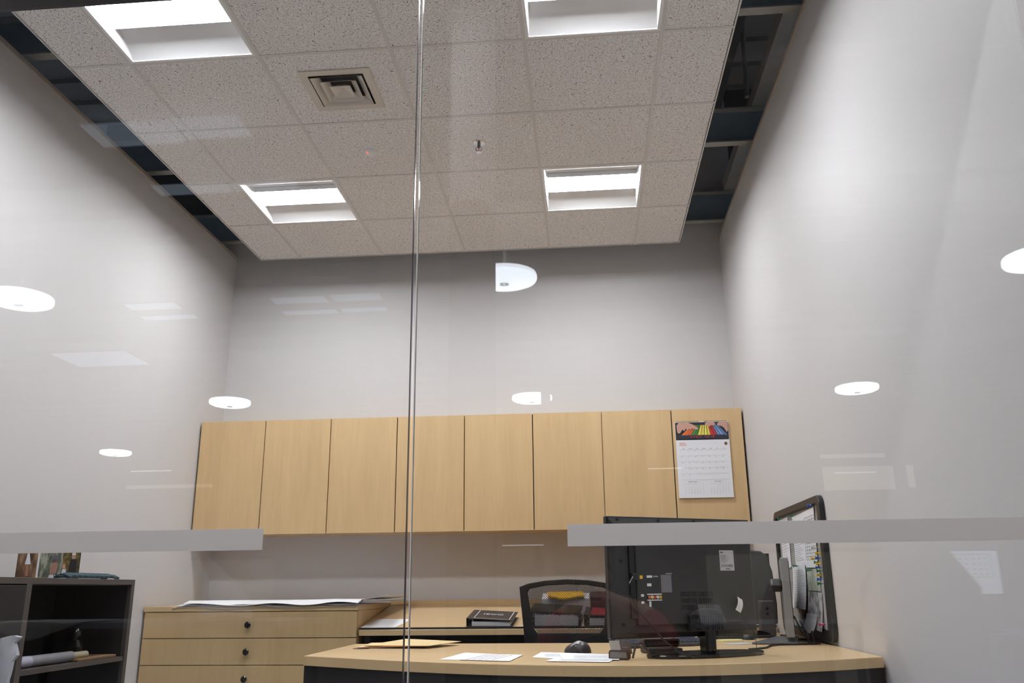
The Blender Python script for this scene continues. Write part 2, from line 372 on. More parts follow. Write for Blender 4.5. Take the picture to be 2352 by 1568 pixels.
# ---- troffers
def troffer(cx, cy, label):
    t = thing('ceiling_light', label, 'light', (cx, cy, ZC), 'recessed square lights in the tiled ceiling')
    a = T/2-0.008
    fm = MB(); w_ = 0.014
    fm.box(cx-a,cy-a,ZC-0.004,cx+a,cy-a+w_,ZC+0.03).box(cx-a,cy+a-w_,ZC-0.004,cx+a,cy+a,ZC+0.03)
    fm.box(cx-a,cy-a+w_,ZC-0.004,cx-a+w_,cy+a-w_,ZC+0.03).box(cx+a-w_,cy-a+w_,ZC-0.004,cx+a,cy+a-w_,ZC+0.03)
    fm.build('light_frame', MT['white'], t)
    c = a-w_; L = 0.098
    rf = MB()
    # curved reflectors either side of the lens, running along x
    for sgn in (-1, 1):
        n = 10; prof = []
        for k in range(n+1):
            u = k/n; prof.append((cy+sgn*(c-(c-L-0.006)*u), ZC+0.001+0.066*u**0.85))
        vs = []; fs = []
        for (y, z) in prof: vs += [(cx-c, y, z), (cx+c, y, z)]
        for (y, z) in prof: vs += [(cx-c, y, z+0.004), (cx+c, y, z+0.004)]
        m2 = 2*(n+1)
        for k in range(n):
            fs.append((2*k,2*k+1,2*k+3,2*k+2)); fs.append((m2+2*k,m2+2*k+2,m2+2*k+3,m2+2*k+1))
        rf._a(vs, fs)
    rf.build('reflector', MT['white'], t, smooth=True)
    hs = MB()   # sloped end plates and the closed top
    for sgn in (-1, 1):
        hs._a([(cx+sgn*c,cy-c,ZC),(cx+sgn*c,cy+c,ZC),(cx+sgn*(c-0.03),cy+c,ZC+0.12),(cx+sgn*(c-0.03),cy-c,ZC+0.12),
               (cx+sgn*(c+0.004),cy-c,ZC),(cx+sgn*(c+0.004),cy+c,ZC),(cx+sgn*(c-0.026),cy+c,ZC+0.12),(cx+sgn*(c-0.026),cy-c,ZC+0.12)],
              [(0,1,2,3),(4,7,6,5),(0,4,5,1),(1,5,6,2),(2,6,7,3),(3,7,4,0)])
    hs.box(cx-c-.01,cy-c-.005,ZC+0.12,cx+c+.01,cy+c+.005,ZC+0.125); hs.box(cx-c-.01,cy-c-.008,ZC+.03,cx+c+.01,cy-c-.003,ZC+.12); hs.box(cx-c-.01,cy+c+.003,ZC+.03,cx+c+.01,cy+c+.008,ZC+.12)
    hs.build('housing', MT['white'], t)
    bk_ = MB().box(cx-c+0.012, cy-L-0.003, ZC+0.037, cx+c-0.012, cy-L, ZC+0.118).box(cx-c+0.012, cy+L, ZC+0.037, cx+c-0.012, cy+L+0.003, ZC+0.118)
    bk_.build('lens_basket', MT['white'], t)
    MB().box(cx-c+0.012, cy-L, ZC+0.040, cx+c-0.012, cy+L, ZC+0.043).build('lens', MT['lens'], t)
    return t
t0 = troffer((gx[1]+gx[2])/2, (gy[4]+gy[5])/2, 'square recessed light far left, above the left wall cabinets')
for (i, j, lb) in ((4, 4, 'square recessed light far right, nearest the right end of the back wall'), (1, 1, 'large square recessed light at the top left corner of the ceiling'), (4, 1, 'large square recessed light at the top right cut by the frame')):
    copy_tree(t0, ((gx[i]+gx[i+1])/2, (gy[j]+gy[j+1])/2, ZC), lb)

# ---- diffuser
vn = thing('air_vent', 'square beige air diffuser with nested louvres in a ceiling tile', 'vent', (VC[0], VC[1], ZC))
def ring(mb, cx, cy, a, b, z0, z1, t=0.002):
    """square frustum shell: half-size a at z0, b at z1"""
    vs = []
    for (hh, z) in ((a, z0), (b, z1), (a-t, z0+t*0.6), (b-t, z1+t*0.6)):
        vs += [(cx-hh,cy-hh,z),(cx+hh,cy-hh,z),(cx+hh,cy+hh,z),(cx-hh,cy+hh,z)]
    fs = []
    for i in range(4):
        j = (i+1) % 4
        fs += [(i,j,4+j,4+i), (8+i,12+i,12+j,8+j), (i,8+i,8+j,j), (4+i,4+j,12+j,12+i)]
    mb._a(vs, fs)
pl = MB(); O, I = 0.172, 0.134
pl.box(VC[0]-O,VC[1]-O,ZC-0.006,VC[0]+O,VC[1]-I,ZC-0.0005).box(VC[0]-O,VC[1]+I,ZC-0.006,VC[0]+O,VC[1]+O,ZC-0.0005)
pl.box(VC[0]-O,VC[1]-I,ZC-0.006,VC[0]-I,VC[1]+I,ZC-0.0005).box(VC[0]+I,VC[1]-I,ZC-0.006,VC[0]+O,VC[1]+I,ZC-0.0005)
VM = mat('vent_enamel', (206, 200, 190), 0.45)
pl.build('vent_frame', VM, vn)
for a in (0.126, 0.088, 0.052):
    lv = MB(); ring(lv, VC[0], VC[1], a, a-0.034, ZC-0.012, ZC+0.016)
    if a == 0.052: lv._a([(VC[0]-.05,VC[1]-.05,ZC-.0125),(VC[0]+.05,VC[1]-.05,ZC-.0125),(VC[0]+.05,VC[1]+.05,ZC-.0125),(VC[0]-.05,VC[1]+.05,ZC-.0125),(VC[0],VC[1],ZC+.012)], [(0,1,4),(1,2,4),(2,3,4),(3,0,4)])
    lv.build('louvre', VM, vn)
bx = MB(); a = 0.134
bx.box(VC[0]-a,VC[1]-a,ZC+0.09,VC[0]+a,VC[1]+a,ZC+0.1)
for sx, sy in ((1,0),(-1,0),(0,1),(0,-1)):
    if sx: bx.box(VC[0]+sx*a,VC[1]-a,ZC-0.005,VC[0]+sx*(a+.005),VC[1]+a,ZC+0.09)
    else: bx.box(VC[0]-a,VC[1]+sy*a,ZC-0.005,VC[0]+a,VC[1]+sy*(a+.005),ZC+0.09)
bx.build('duct_box', MT['blackm'], vn)
# ---- sprinkler and smoke detector
sp = thing('sprinkler', 'small chrome fire sprinkler head hanging from a ceiling tile', 'sprinkler', (-0.53, 4.2, ZC))
MB().lathe([(0.036,0),(0.034,-0.004),(0.020,-0.006)], (-0.53,4.2,ZC), 24).build('escutcheon', MT['chrome'], sp, smooth=True)
MB().cyl((-0.53,4.2,ZC-0.028),0.009,0.022,12).tube([(-0.545,4.2,ZC-0.026),(-0.547,4.2,ZC-0.042),(-0.53,4.2,ZC-0.054),(-0.513,4.2,ZC-0.042),(-0.515,4.2,ZC-0.026)],0.0025,6).build('sprinkler_body', MT['plast2'], sp)
MB().cyl((-0.53,4.2,ZC-0.058),0.014,0.002,16).build('deflector', MT['chrome'], sp)
MB().cyl((-0.53,4.2,ZC-0.05),0.0028,0.022,8).build('glass_bulb', MT['red'], sp)
sd = thing('smoke_detector', 'small round white smoke sensor with a red light on the ceiling', 'sensor', (-1.145, 4.23, ZC))
MB().lathe([(0.042,0),(0.042,-0.008),(0.034,-0.018),(0.012,-0.024),(0,-0.024)], (-1.145,4.23,ZC), 28).build('sensor_body', MT['white'], sd, smooth=True)
MB().lathe([(0.005,0),(0.004,-0.004)], (-1.155,4.205,ZC-0.019), 10).build('red_light', mat('led_red', (255,60,50), 0.4, emit=3.0), sd)

# ================================================================ WALL CABINETS
CW = 0.4572; CX0 = -2.636; CZ0, CZ1, CYF = 1.352, 2.112, 5.64
names = ['maple wall cabinet, leftmost of four, touching the left wall', 'maple wall cabinet, second from the left wall, crossed by no calendar', 'maple wall cabinet above the mesh chair, third from the left wall', 'maple wall cabinet with the calendar hung on its right door']
names[1] = 'maple wall cabinet behind the glass joint, second from the left wall'
for k in range(4):
    x0 = CX0+2*k*CW; x1 = x0+2*CW-0.001
    c = thing('wall_cabinet', names[k], 'cabinet', (x0, 5.82, CZ0), 'maple cabinets hung along the back wall')
    MB().box(x0, CYF+0.02, CZ0+0.002, x1, YB, CZ1-0.002).build('cabinet_body', MT['maple_v'], c)
    MB().box(x0+0.005, CYF+0.0185, CZ0+0.005, x1-0.005, CYF+0.0198, CZ1-0.005).build('door_reveal', MT['gap'], c)
    for d in range(2):
        a = x0+d*CW+0.0032; bb = x0+(d+1)*CW-0.0032
        MB().box(a, CYF, CZ0-0.004, bb, CYF+0.018, CZ1).build('door', MT['maple_v'], c, bevel=0.001, seg=1)

# ---- calendar
cal = thing('wall_calendar', 'spiral wall calendar page for April 2018 hung on a cabinet door', 'calendar', (0.755, 5.63, 1.53))
cx0, cx1, cz0, cz1, cyf = 0.583, 0.926, 1.533, 2.030, 5.626
TC = T_(cx0, cyf-0.0006, cz0) @ R_(pi/2, 'X')      # page frame: u right, v up, facing -Y
W_, H_ = cx1-cx0, cz1-cz0
MB().box(cx0, cyf, cz0, cx1, cyf+0.010, cz1-0.006).build('page', MT['paper'], cal)
def flat(mb, u0, v0, u1, v1, lift=0.0, t=0.0004): mb.box(u0, v0, lift, u1, v1, lift+t); return mb
def poly(mb, pts, lift=0.0, t=0.0004): mb.prism(pts, lift, lift+t); return mb
pb = MB().at(TC); flat(pb, 0.002, H_-0.125, W_-0.002, H_-0.010); pb.build('cover_picture', mat('picture_backdrop', (34, 36, 44), 0.5), cal)
cols = [(226,120,60),(220,110,56),(208,98,52),(70,138,64),(60,120,58),(228,212,90),(222,206,84),(232,218,104),(218,198,70),(196,44,46),(184,38,44),(110,140,190),(130,160,205),(90,120,170)]
for k, cc in enumerate(cols):
    u = 0.035+k*0.0215; tx = 0.10+k*0.0125
    s_ = MB().at(TC); poly(s_, [(u, H_-0.098), (u+0.019, H_-0.098), (tx+0.012, H_-0.03), (tx+0.004, H_-0.028)], 0.0005+0.0001*k)
    s_.build('folded_cloth', mat('cloth_%d' % k, cc, 0.7), cal)
def hand_pic(pts, lift):
    q = MB().at(TC); poly(q, [(u, H_-v) for u, v in pts], lift); q.build('hand_picture', mat('picture_skin', (196, 152, 136), 0.6), cal)
hand_pic([(0.012,0.072),(0.010,0.030),(0.024,0.012),(0.085,0.011),(0.118,0.026),(0.146,0.046),(0.148,0.056),(0.136,0.058),(0.108,0.048),(0.100,0.060),(0.090,0.050),(0.080,0.062),(0.068,0.050),(0.058,0.066),(0.046,0.056),(0.032,0.078),(0.020,0.082)], 0.0024)
hand_pic([(0.200,0.036),(0.192,0.020),(0.206,0.011),(0.248,0.011),(0.262,0.022),(0.250,0.034),(0.232,0.030),(0.220,0.042),(0.210,0.034)], 0.0024)
hand_pic([(0.270,0.024),(0.284,0.011),(0.338,0.011),(0.339,0.066),(0.330,0.080),(0.320,0.060),(0.312,0.048),(0.302,0.040),(0.290,0.036),(0.276,0.036)], 0.0024)
s_ = MB().at(TC); flat(s_, 0.022, H_-0.118, W_-0.024, H_-0.094, 0.003); s_.build('title_band', mat('navy_band', (40, 42, 58), 0.5), cal)
def tx(s, size, u, v, al='LEFT', lift=0.0012): return (s, size, TC @ T_(u, v, lift), al)
text_mesh([tx('A P R I L   2 0 1 8', 0.021, W_*0.50, H_-0.106, 'CENTER', 0.0036)]).build('title_text', MT['red'], cal)
text_mesh([tx('SAVE A', 0.012, 0.022, H_-0.145), tx('BUNDLE', 0.012, 0.022, H_-0.157)]).build('slogan_text', MT['red'], cal)
it = [tx('- '*52, 0.006, 0.085, H_-0.143-i*0.0065) for i in range(2)]
for k, dn in enumerate(('Sun','Mon','Tue','Wed','Thu','Fri','Sat')): it.append(tx(dn, 0.0085, 0.047+k*0.043, H_-0.182, 'CENTER'))
dnum = 0
for rr in range(5):
    for cc in range(7):
        dnum += 1
        if dnum <= 30: it.append(tx(str(dnum), 0.008, 0.030+cc*0.043, H_-0.196-rr*0.0385))
def mini(title, off, nd, u, v):
    it.append(tx(title, 0.0095, u+0.045, v+0.014, 'CENTER'))
    for c_, s in enumerate('SMTWTFS'): it.append(tx(s, 0.007, u+c_*0.0185, v, 'CENTER'))
    for d in range(nd):
        k = d+off; it.append(tx(str(d+1), 0.006, u+(k % 7)*0.0185, v-0.0115*(1+k//7), 'CENTER'))
mini('MARCH 2018', 4, 31, 0.045, 0.088); mini('MAY 2018', 2, 31, 0.205, 0.088)
text_mesh(it).build('date_text', MT['ink'], cal)
ln = MB().at(TC)
for rr in range(6): flat(ln, 0.020, H_-0.189-rr*0.0385, W_-0.020, H_-0.1882-rr*0.0385, 0.0004)
ln.build('rule_lines', mat('rule_grey', (190, 190, 198), 0.8), cal)
s_ = MB().at(TC); poly(s_, [(W_-0.025+0.010*cos(2*pi*i/16), H_-0.152+0.010*sin(2*pi*i/16)) for i in range(16)], 0.0006); s_.build('portrait_dot', mat('portrait_dot', (120, 78, 62), 0.6), cal)
for half in (range(0, 19), range(23, 42)):
  sr = MB()
  for k in half:
    u = cx0+0.012+k*(W_-0.024)/41
    sr.tube([(u, cyf-0.0015, cz1-0.014), (u, cyf-0.004, cz1-0.004), (u, cyf+0.004, cz1+0.001), (u, cyf+0.0095, cz1-0.004)], 0.0009, 5)
  sr.build('spiral', MT['inkd'], cal)

# ================================================================ FLAT FILE (left)
FX0, FX1, FY0, FZ = XL+0.012, -1.352, 5.12, 0.905
ff = thing('flat_file', 'maple drawing file cabinet with wide shallow drawers and black knobs', 'file cabinet', (-2.0, 5.5, 0))
MB().box(FX0, FY0+0.0205, 0.0, FX1, YB-0.005, FZ-0.032).build('cabinet_body', MT['maple_v'], ff)
MB().box(FX0-0.004, FY0-0.004, FZ-0.030, FX1+0.004, YB-0.004, FZ).build('cabinet_top', MT['maple_h'], ff, bevel=0.0015, seg=1)
MB().box(FX0+0.003, FY0+0.019, 0.02, FX1-0.003, FY0+0.0203, FZ-0.034).build('drawer_reveal', MT['gap'], ff)
for k in range(5):
    z1 = FZ-0.034-k*0.1475; z0 = z1-0.1435
    dr = MB().box(FX0+0.002, FY0, z0, FX1-0.002, FY0+0.018, z1).build('drawer', MT['maple_d'], ff, bevel=0.001, seg=1)
    kb = MB().lathe([(0.006,0),(0.006,-0.012),(0.017,-0.018),(0.019,-0.026),(0.014,-0.032),(0,-0.034)], ((FX0+FX1)/2+0.001, FY0, (z0+z1)/2), 24, 'y')
    kb.build('knob', MT['plastg'], dr, smooth=True)
MB().box(FX0+0.02, FY0+0.05, 0.0, FX1-0.02, FY0+0.06, 0.10).build('plinth', MT['black'], ff)
# drawings on the file: several large sheets, front edges hanging over a little
def big_sheet(name, x0, x1, y0, y1, z, amp, seed, label, curl=0.0, droop=0.017, grp='large drawing sheets on the file cabinet'):
    rnd = random.Random(seed); ph = [rnd.uniform(0, 6) for _ in range(5)]
    def fn(u, v):
        x = x0+(x1-x0)*u; y = y0+(y1-y0)*v
        zz = z+amp*(sin(u*9+ph[0])*0.5+sin(u*23+ph[1])*0.3+0.6)*(1-v)
        if v < 0.12:
            y = y0; zz = z+amp*(sin(u*9+ph[0])*0.5+sin(u*23+ph[1])*0.3+0.6)-droop*(1-v/0.12)*(0.8+0.25*sin(u*17+ph[4])) if x < FX1+0.01 else zz
        if x > FX1-0.02: zz += curl*((x-FX1+0.02)/max(x1-FX1+0.02, .01))**1.5
        return (x+0.012*sin(v*7+ph[2]), y+0.0015*sin(u*14+ph[3])*(1-v), zz)
    o = MB().sheet(fn, 60, 8, 0.0008).build(name, MT['paper'], smooth=True)
    return tag(o, label, 'drawing sheet', grp)
big_sheet('drawing_sheet', -2.45, -1.30, 5.106, 5.80, FZ+0.003, 0.004, 1, 'lowest large white drawing sheet lying on the file cabinet')
big_sheet('drawing_sheet', -2.44, -1.24, 5.101, 5.84, FZ+0.013, 0.006, 2, 'middle large white drawing sheet lying on the file cabinet', 0.006)
big_sheet('drawing_sheet', -2.40, -1.19, 5.094, 5.88, FZ+0.027, 0.006, 3, 'top large drawing sheet with its right corner curling past the cabinet', 0.022, 0.026)

# ================================================================ DRAFTING TABLE (behind the chair)
DX0, DX1 = FX1+0.012, XR-0.012
dt = thing('drafting_table', 'long maple drafting table with tilted top against the back wall', 'table', (-0.2, 5.6, 0))
MB().box(DX0, FY0, 0.735, DX1, FY0+0.05, 0.768).build('front_rail', MT['maple_h'], dt, bevel=0.002, seg=1)
MB().box(DX0, FY0+0.004, 0.768, DX1, FY0+0.016, 0.779).build('pencil_ledge', MT['black'], dt)
zs0, zs1, ys1 = 0.776, 0.888, 5.93
slope = math.atan2(zs1-zs0, ys1-(FY0+0.016)); 
tp = MB()
tp._a([(DX0,FY0+0.016,zs0-0.025),(DX1,FY0+0.016,zs0-0.025),(DX1,ys1,zs1-0.025),(DX0,ys1,zs1-0.025),(DX0,FY0+0.016,zs0),(DX1,FY0+0.016,zs0),(DX1,ys1,zs1),(DX0,ys1,zs1)],
      [(0,3,2,1),(4,5,6,7),(0,1,5,4),(1,2,6,5),(2,3,7,6),(3,0,4,7)])
tp.build('tilted_top', MT['maple_h'], dt)
MB().box(DX0, ys1+0.002, 0.70, DX1, YB-0.006, 0.920).build('back_rail', MT['maple_h'], dt)
MB().box(DX0, 5.66, 0.0, DX1, 5.68, 0.80).build('rear_panel', MT['black'], dt)
for x in (DX0+0.02, -0.30, DX1-0.06): MB().box(x, FY0+0.06, 0.0, x+0.035, 5.655, 0.735).build('leg_panel', MT['black'], dt)
def on_slope(u, y): return zs0+(y-FY0-0.016)*math.tan(slope)
def slope_T(x, y, rz=0.0, dz=0.0): return T_(x, y, on_slope(0, y)+dz) @ R_(slope, 'X') @ R_(rz, 'Z')
ps = MB().at(slope_T(-1.335, 5.145, 0.0, 0.0008)); ps.prism([(0,0),(0.200,0.0),(0.245,0.27),(0.035,0.28)], 0, 0.0006)
tag(ps.build('paper_sheet', MT['paper']), 'white sheet on the drafting table beside the file cabinet', 'paper', 'loose papers on the tables')

def binder(x, y, wd, dp, th, rz, label, cover, textlab=None, panel=None, tilt=0.0, grp='ring binders on the drafting table', dz=0.001):
    Tm = slope_T(x, y, rz, dz)
    t = thing('ring_binder', label, 'binder', (x, y, on_slope(0, y)), grp)
    sp_ = MB().at(Tm); sp_.box(-0.004, 0, 0, 0.0, dp, th); sp_.build('spine', cover, t)
    c1 = MB().at(Tm); c1.box(0, 0, 0, wd, dp, 0.003); c1.build('back_cover', cover, t)
    c2 = MB().at(Tm @ T_(0, 0, th) @ R_(math.atan2(0.014, wd), 'Y')); c2.box(0, 0, -0.003, wd, dp, 0.0); c2.build('front_cover', cover, t)
    pg = MB().at(Tm); pg.box(0.026, 0.008, 0.0035, wd-0.016, dp-0.008, th-0.020); pg.build('pages', MT['paper2'], t)
    for v in (0.018, dp*0.5, dp-0.02): MB().at(Tm).tube([(0.02+0.014*cos(a_), v, th*0.5+0.016*sin(a_)) for a_ in [i*2*pi/12 for i in range(13)]], 0.0022, 6).build('ring', MT['chrome'], t)
    if panel or textlab:
        Tp = Tm @ T_(0, 0, th+0.0004) @ R_(math.atan2(0.014, wd), 'Y')
        if panel:
            pm = MB().at(Tp); pm.box(0.035, 0.02, 0, wd-0.02, dp-0.02, 0.0006); pm.build('cover_panel', panel, t)
        if textlab:
            fr_ = MB().at(Tp)
            fr_.box(0.035,0.02,0.0003,0.039,dp-0.015,0.0009).box(wd-0.025,0.02,0.0003,wd-0.021,dp-0.015,0.0009).box(0.039,0.02,0.0003,wd-0.025,0.024,0.0009)
            fr_.build('cover_border', MT['paper2'], t)
            text_mesh([(textlab, 0.056, Tp @ T_(wd*0.50, dp*0.55, 0.001) @ R_(0, 'Z'), 'CENTER')]).build('cover_text', MT['paper2'], t)
            text_mesh([('- '*26, 0.012, Tp @ T_(wd*0.55, dp*0.78, 0.001), 'CENTER')]).build('cover_small_text', MT['ink'], t)
    return t
BC = mat('binder_vinyl', (64, 58, 56), 0.4); BK = mat('black_vinyl', (30, 29, 30), 0.35)
binder(-0.715, 5.150, 0.265, 0.29, 0.048, -0.03, 'closed dark grey ring binder lettered IECC on the drafting table', BC, 'IECC')
binder(-0.352, 5.150, 0.29, 0.28, 0.085, -0.05, 'thick black ring binder under yellow paper behind the mesh chair', BK, grp='ring binders on the drafting table')
binder(-0.040, 5.150, 0.27, 0.28, 0.062, -0.04, 'black ring binder with red cover panel behind the mesh chair', BK, None, MT['redb'])
yb = MB().at(slope_T(-0.26, 5.40, 0.05, 0.115)); yb.sheet(lambda u, v: (u*0.22, v*0.22, 0.008+0.008*cos(u*7)*(1-v)), 14, 3, 0.010)
tag(yb.build('yellow_pad', MT['yellow']), 'crumpled yellow paper pad on a stack behind the chair', 'paper pad')
st = MB().at(slope_T(-0.30, 5.44, 0.0, 0.001)); st.box(0, 0.01, 0, 0.29, 0.22, 0.108)
tag(st.build('paper_stack', MT['paper2'], bevel=0.002, seg=1), 'white paper stack under the yellow pad behind the chair', 'paper stack')
rb2 = MB().at(slope_T(0.0, 5.445, 0.02, 0.001)); rb2.box(0, 0, 0, 0.30, 0.23, 0.115)
tag(rb2.build('document_box', mat('maroon_box', (78, 40, 46), 0.5), bevel=0.003), 'dark maroon document box on the drafting table behind the red binder', 'box')

# ================================================================ DESK (bow front) and return
DZ = 0.74; TH = 0.036
front = [(-1.129,3.49),(-0.922,3.365),(-0.673,3.22),(-0.36,3.085),(-0.047,3.022),(0.22,3.02),(0.485,3.075),(0.77,3.19),(1.022,3.335)]
# smooth the bow
def smooth_poly(p, n=40):
    out = []
    for k in range(n+1):
        t_ = k/n*(len(p)-1); i = min(int(t_), len(p)-2); s = t_-i
        P0 = p[max(i-1,0)]; P1 = p[i]; P2 = p[i+1]; P3 = p[min(i+2,len(p)-1)]
        out.append(tuple(0.5*((2*P1[c])+(-P0[c]+P2[c])*s+(2*P0[c]-5*P1[c]+4*P2[c]-P3[c])*s*s+(-P0[c]+3*P1[c]-3*P2[c]+P3[c])*s**3) for c in (0,1)))
    return out
bow = smooth_poly(front)
dk_ = thing('desk', 'bow-front maple desk with black panels in the middle of the office', 'desk', (0, 3.7, 0))
MB().prism(bow+[(1.022,4.235),(-1.129,4.255)], DZ-TH, DZ).build('desktop', MT['maple_h'], dk_, bevel=0.002, seg=2)
inn = [(x, y+0.012) for x, y in bow]; outp = [(x, y+0.032) for x, y in reversed(bow)]
MB().prism(inn+outp, 0.0, DZ-TH-0.001).build('front_panel', MT['black'], dk_)
for x in (-0.35, 0.46):
    sm = MB()
    yb_ = min(bow, key=lambda p: abs(p[0]-x))[1]; sm.box(x-0.003, yb_+0.007, 0.0, x+0.003, yb_+0.018, DZ-TH-0.001)
    sm.build('panel_seam', MT['gap'], dk_)
MB().box(-1.127, 3.53, 0, -1.10, 4.22, DZ-TH-0.001).build('side_panel', MT['black'], dk_)
MB().box(0.99, 3.38, 0, 1.018, 4.22, DZ-TH-0.001).build('side_panel', MT['black'], dk_)
MB().lathe([(0.040,0),(0.040,0.0012),(0.030,0.002),(0,0.002)], (-1.005, 3.905, DZ), 24).build('grommet', mat('grommet_brown', (84, 76, 60), 0.5), dk_, smooth=True)
rt = thing('desk_return', 'maple desk return along the right wall behind the television', 'desk', (0.77, 4.7, 0))
MB().box(0.50, 4.24, DZ-TH, 1.022, 5.112, DZ).build('return_top', MT['maple_h'], rt, bevel=0.002)
MB().box(0.52, 4.26, 0, 0.54, 5.10, DZ-TH-0.001).build('return_panel', MT['black'], rt)
MB().box(1.0, 4.26, 0, 1.02, 5.10, DZ-TH-0.001).build('return_panel', MT['black'], rt)

# papers and folders
def sheet_poly(name, pts, z, m, label, cat, grp=None, t=0.0007, lines=None):
    o = MB().prism(pts, z, z+t).build(name, m); tag(o, label, cat, grp)
    return o
g_f = 'manila folders on the desk'
sheet_poly('manila_folder', [(-1.02,3.885),(-0.735,3.89),(-0.71,4.17),(-1.055,4.19)], DZ+0.0005, MT['paper2'], 'white sheet sticking out under the manila folders', 'paper')
def folder(pts, z, label, tilt):
    t = thing('manila_folder', label, 'folder', (pts[0][0], pts[0][1], z), g_f)
    vs = [(x, y, z+dz_) for (x, y), dz_ in zip(pts, tilt)]
    n = len(vs); mb = MB(); mb._a(vs+[(x,y,zz+0.0012) for x,y,zz in vs], [tuple(range(n-1,-1,-1)), tuple(range(n,2*n))]+[(i,(i+1)%n,n+(i+1)%n,n+i) for i in range(n)])
    mb.build('folder_cover', MT['manila'], t)
    e_ = MB(); a, b_ = Vector(vs[0]), Vector(vs[1]); e_.tube([a-Vector((0,0.001,0)), b_-Vector((0,0.001,0))], 0.0012, 6); e_.build('folder_edge', MT['orange'], t)
    ins = MB(); ins._a([(x*0.97+vs[0][0]*0.03, y+0.012, zz-0.003) for x,y,zz in vs[:4]]+[(x*0.97+vs[0][0]*0.03, y+0.012, zz-0.001) for x,y,zz in vs[:4]], [(3,2,1,0),(4,5,6,7),(0,1,5,4),(1,2,6,5),(2,3,7,6),(3,0,4,7)])
    ins.build('folder_papers', MT['paper2'], t)
folder([(-1.025,3.90),(-0.80,3.885),(-0.76,4.20),(-1.04,4.21)], DZ+0.0045, 'lower manila folder at the left end of the desk', (0,0.006,0.006,0.002))
folder([(-0.995,3.905),(-0.705,3.875),(-0.60,4.12),(-0.88,4.235)], DZ+0.012, 'upper manila folder turned askew on the folder stack', (0.0,0.0,0.004,0.010))
g_p = 'loose papers on the tables'
def printed(name, pts, z, label, dirs, m=MT['paper'], n=5):
    t = thing(name, label, 'paper', (pts[0][0], pts[0][1], z), g_p)
    MB().prism(pts, z, z+0.0006).build('sheet', m, t)
    (ox, oy), (dx, dy), (sx, sy), ll, wd = dirs
    l_ = MB()
    for k in range(n):
        a = (ox+sx*k, oy+sy*k); b_ = (a[0]+dx*ll, a[1]+dy*ll); nx, ny = -dy*wd, dx*wd
        l_.prism([a, b_, (b_[0]+nx, b_[1]+ny), (a[0]+nx, a[1]+ny)], z+0.0006, z+0.0009)
    l_.build('printed_lines', MT['ink'], t)
printed('paper_sheet', [(-0.555,3.265),(-0.355,3.225),(-0.310,3.48),(-0.510,3.62)], DZ+0.0008, 'left printed sheet with ruled columns near the desk front edge', ((-0.475,3.26),(0.28,0.96),(0.022,0),0.24,0.003), n=3)
printed('paper_sheet', [(-0.475,3.238),(-0.290,3.165),(-0.265,3.47),(-0.425,3.515)], DZ+0.0022, 'right sheet with dark diagonal columns overlapping its neighbour', ((-0.452,3.245),(0.22,0.975),(0.024,-0.006),0.24,0.004), n=5)
printed('paper_sheet', [(-0.225,3.36),(-0.06,3.24),(0.02,3.52),(-0.205,3.63)], DZ+0.0008, 'left white sheet below the computer mouse', ((-0.18,3.40),(0.9,0.1),(0,0.03),0.12,0.002), n=4)
printed('paper_sheet', [(-0.165,3.155),(0.055,3.115),(0.095,3.40),(-0.115,3.44)], DZ+0.0022, 'white typed sheet nearest the desk edge below the mouse', ((-0.12,3.20),(1.0,-0.1),(0.006,0.028),0.17,0.002), n=6)
printed('paper_sheet', [(-0.105,3.20),(0.09,3.19),(0.105,3.44),(-0.135,3.52)], DZ+0.0036, 'top typed sheet with a raised corner below the mouse', ((-0.07,3.25),(1.0,0.0),(0.0,0.028),0.14,0.002), n=6)

# mouse
ms = thing('computer_mouse', 'dark computer mouse with a glossy grey stripe on the desk', 'mouse', (-0.06, 3.60, DZ))
def mouse_fn(cx, cy, rz, L=0.055, Wd=0.036, Hh=0.040):
    mb = MB(); vs = []; fs = []; nu, nv = 24, 10
    for j in range(nv+1):
        ph_ = j/nv*pi/2
        for i in range(nu):
            th_ = 2*pi*i/nu; x = cos(th_)*cos(ph_)**0.8*Wd*(1-0.12*cos(th_*2)*0.5); y = sin(th_)*cos(ph_)**0.8*L
            z = Hh*sin(ph_)*(1-0.22*(y/L))
            vs.append((cx+x*cos(rz)-y*sin(rz), cy+x*sin(rz)+y*cos(rz), DZ+0.001+z))
    for j in range(nv):
        for i in range(nu): k = (i+1) % nu; fs.append((j*nu+i, j*nu+k, (j+1)*nu+k, (j+1)*nu+i))
    fs.append(tuple(range(nu-1,-1,-1))); mb._a(vs, fs); return mb
mouse_fn(-0.06, 3.60, 1.25).build('mouse_body', mat('mouse_shell', (52, 46, 46), 0.3), ms, smooth=True)
st_ = MB(); st_.sheet(lambda u, v: (-0.085+0.05*v+0.006*u, 3.575+0.016*u, DZ+0.0455-0.022*(2*v-1)**2*0.5-0.010*(1-u)), 4, 8, 0.002); st_.build('mouse_stripe', MT['silver'], ms, smooth=True)
MB().cyl((-0.045, 3.592, DZ+0.036), 0.007, 0.006, 12, 'x').build('scroll_wheel', MT['chrome'], ms)

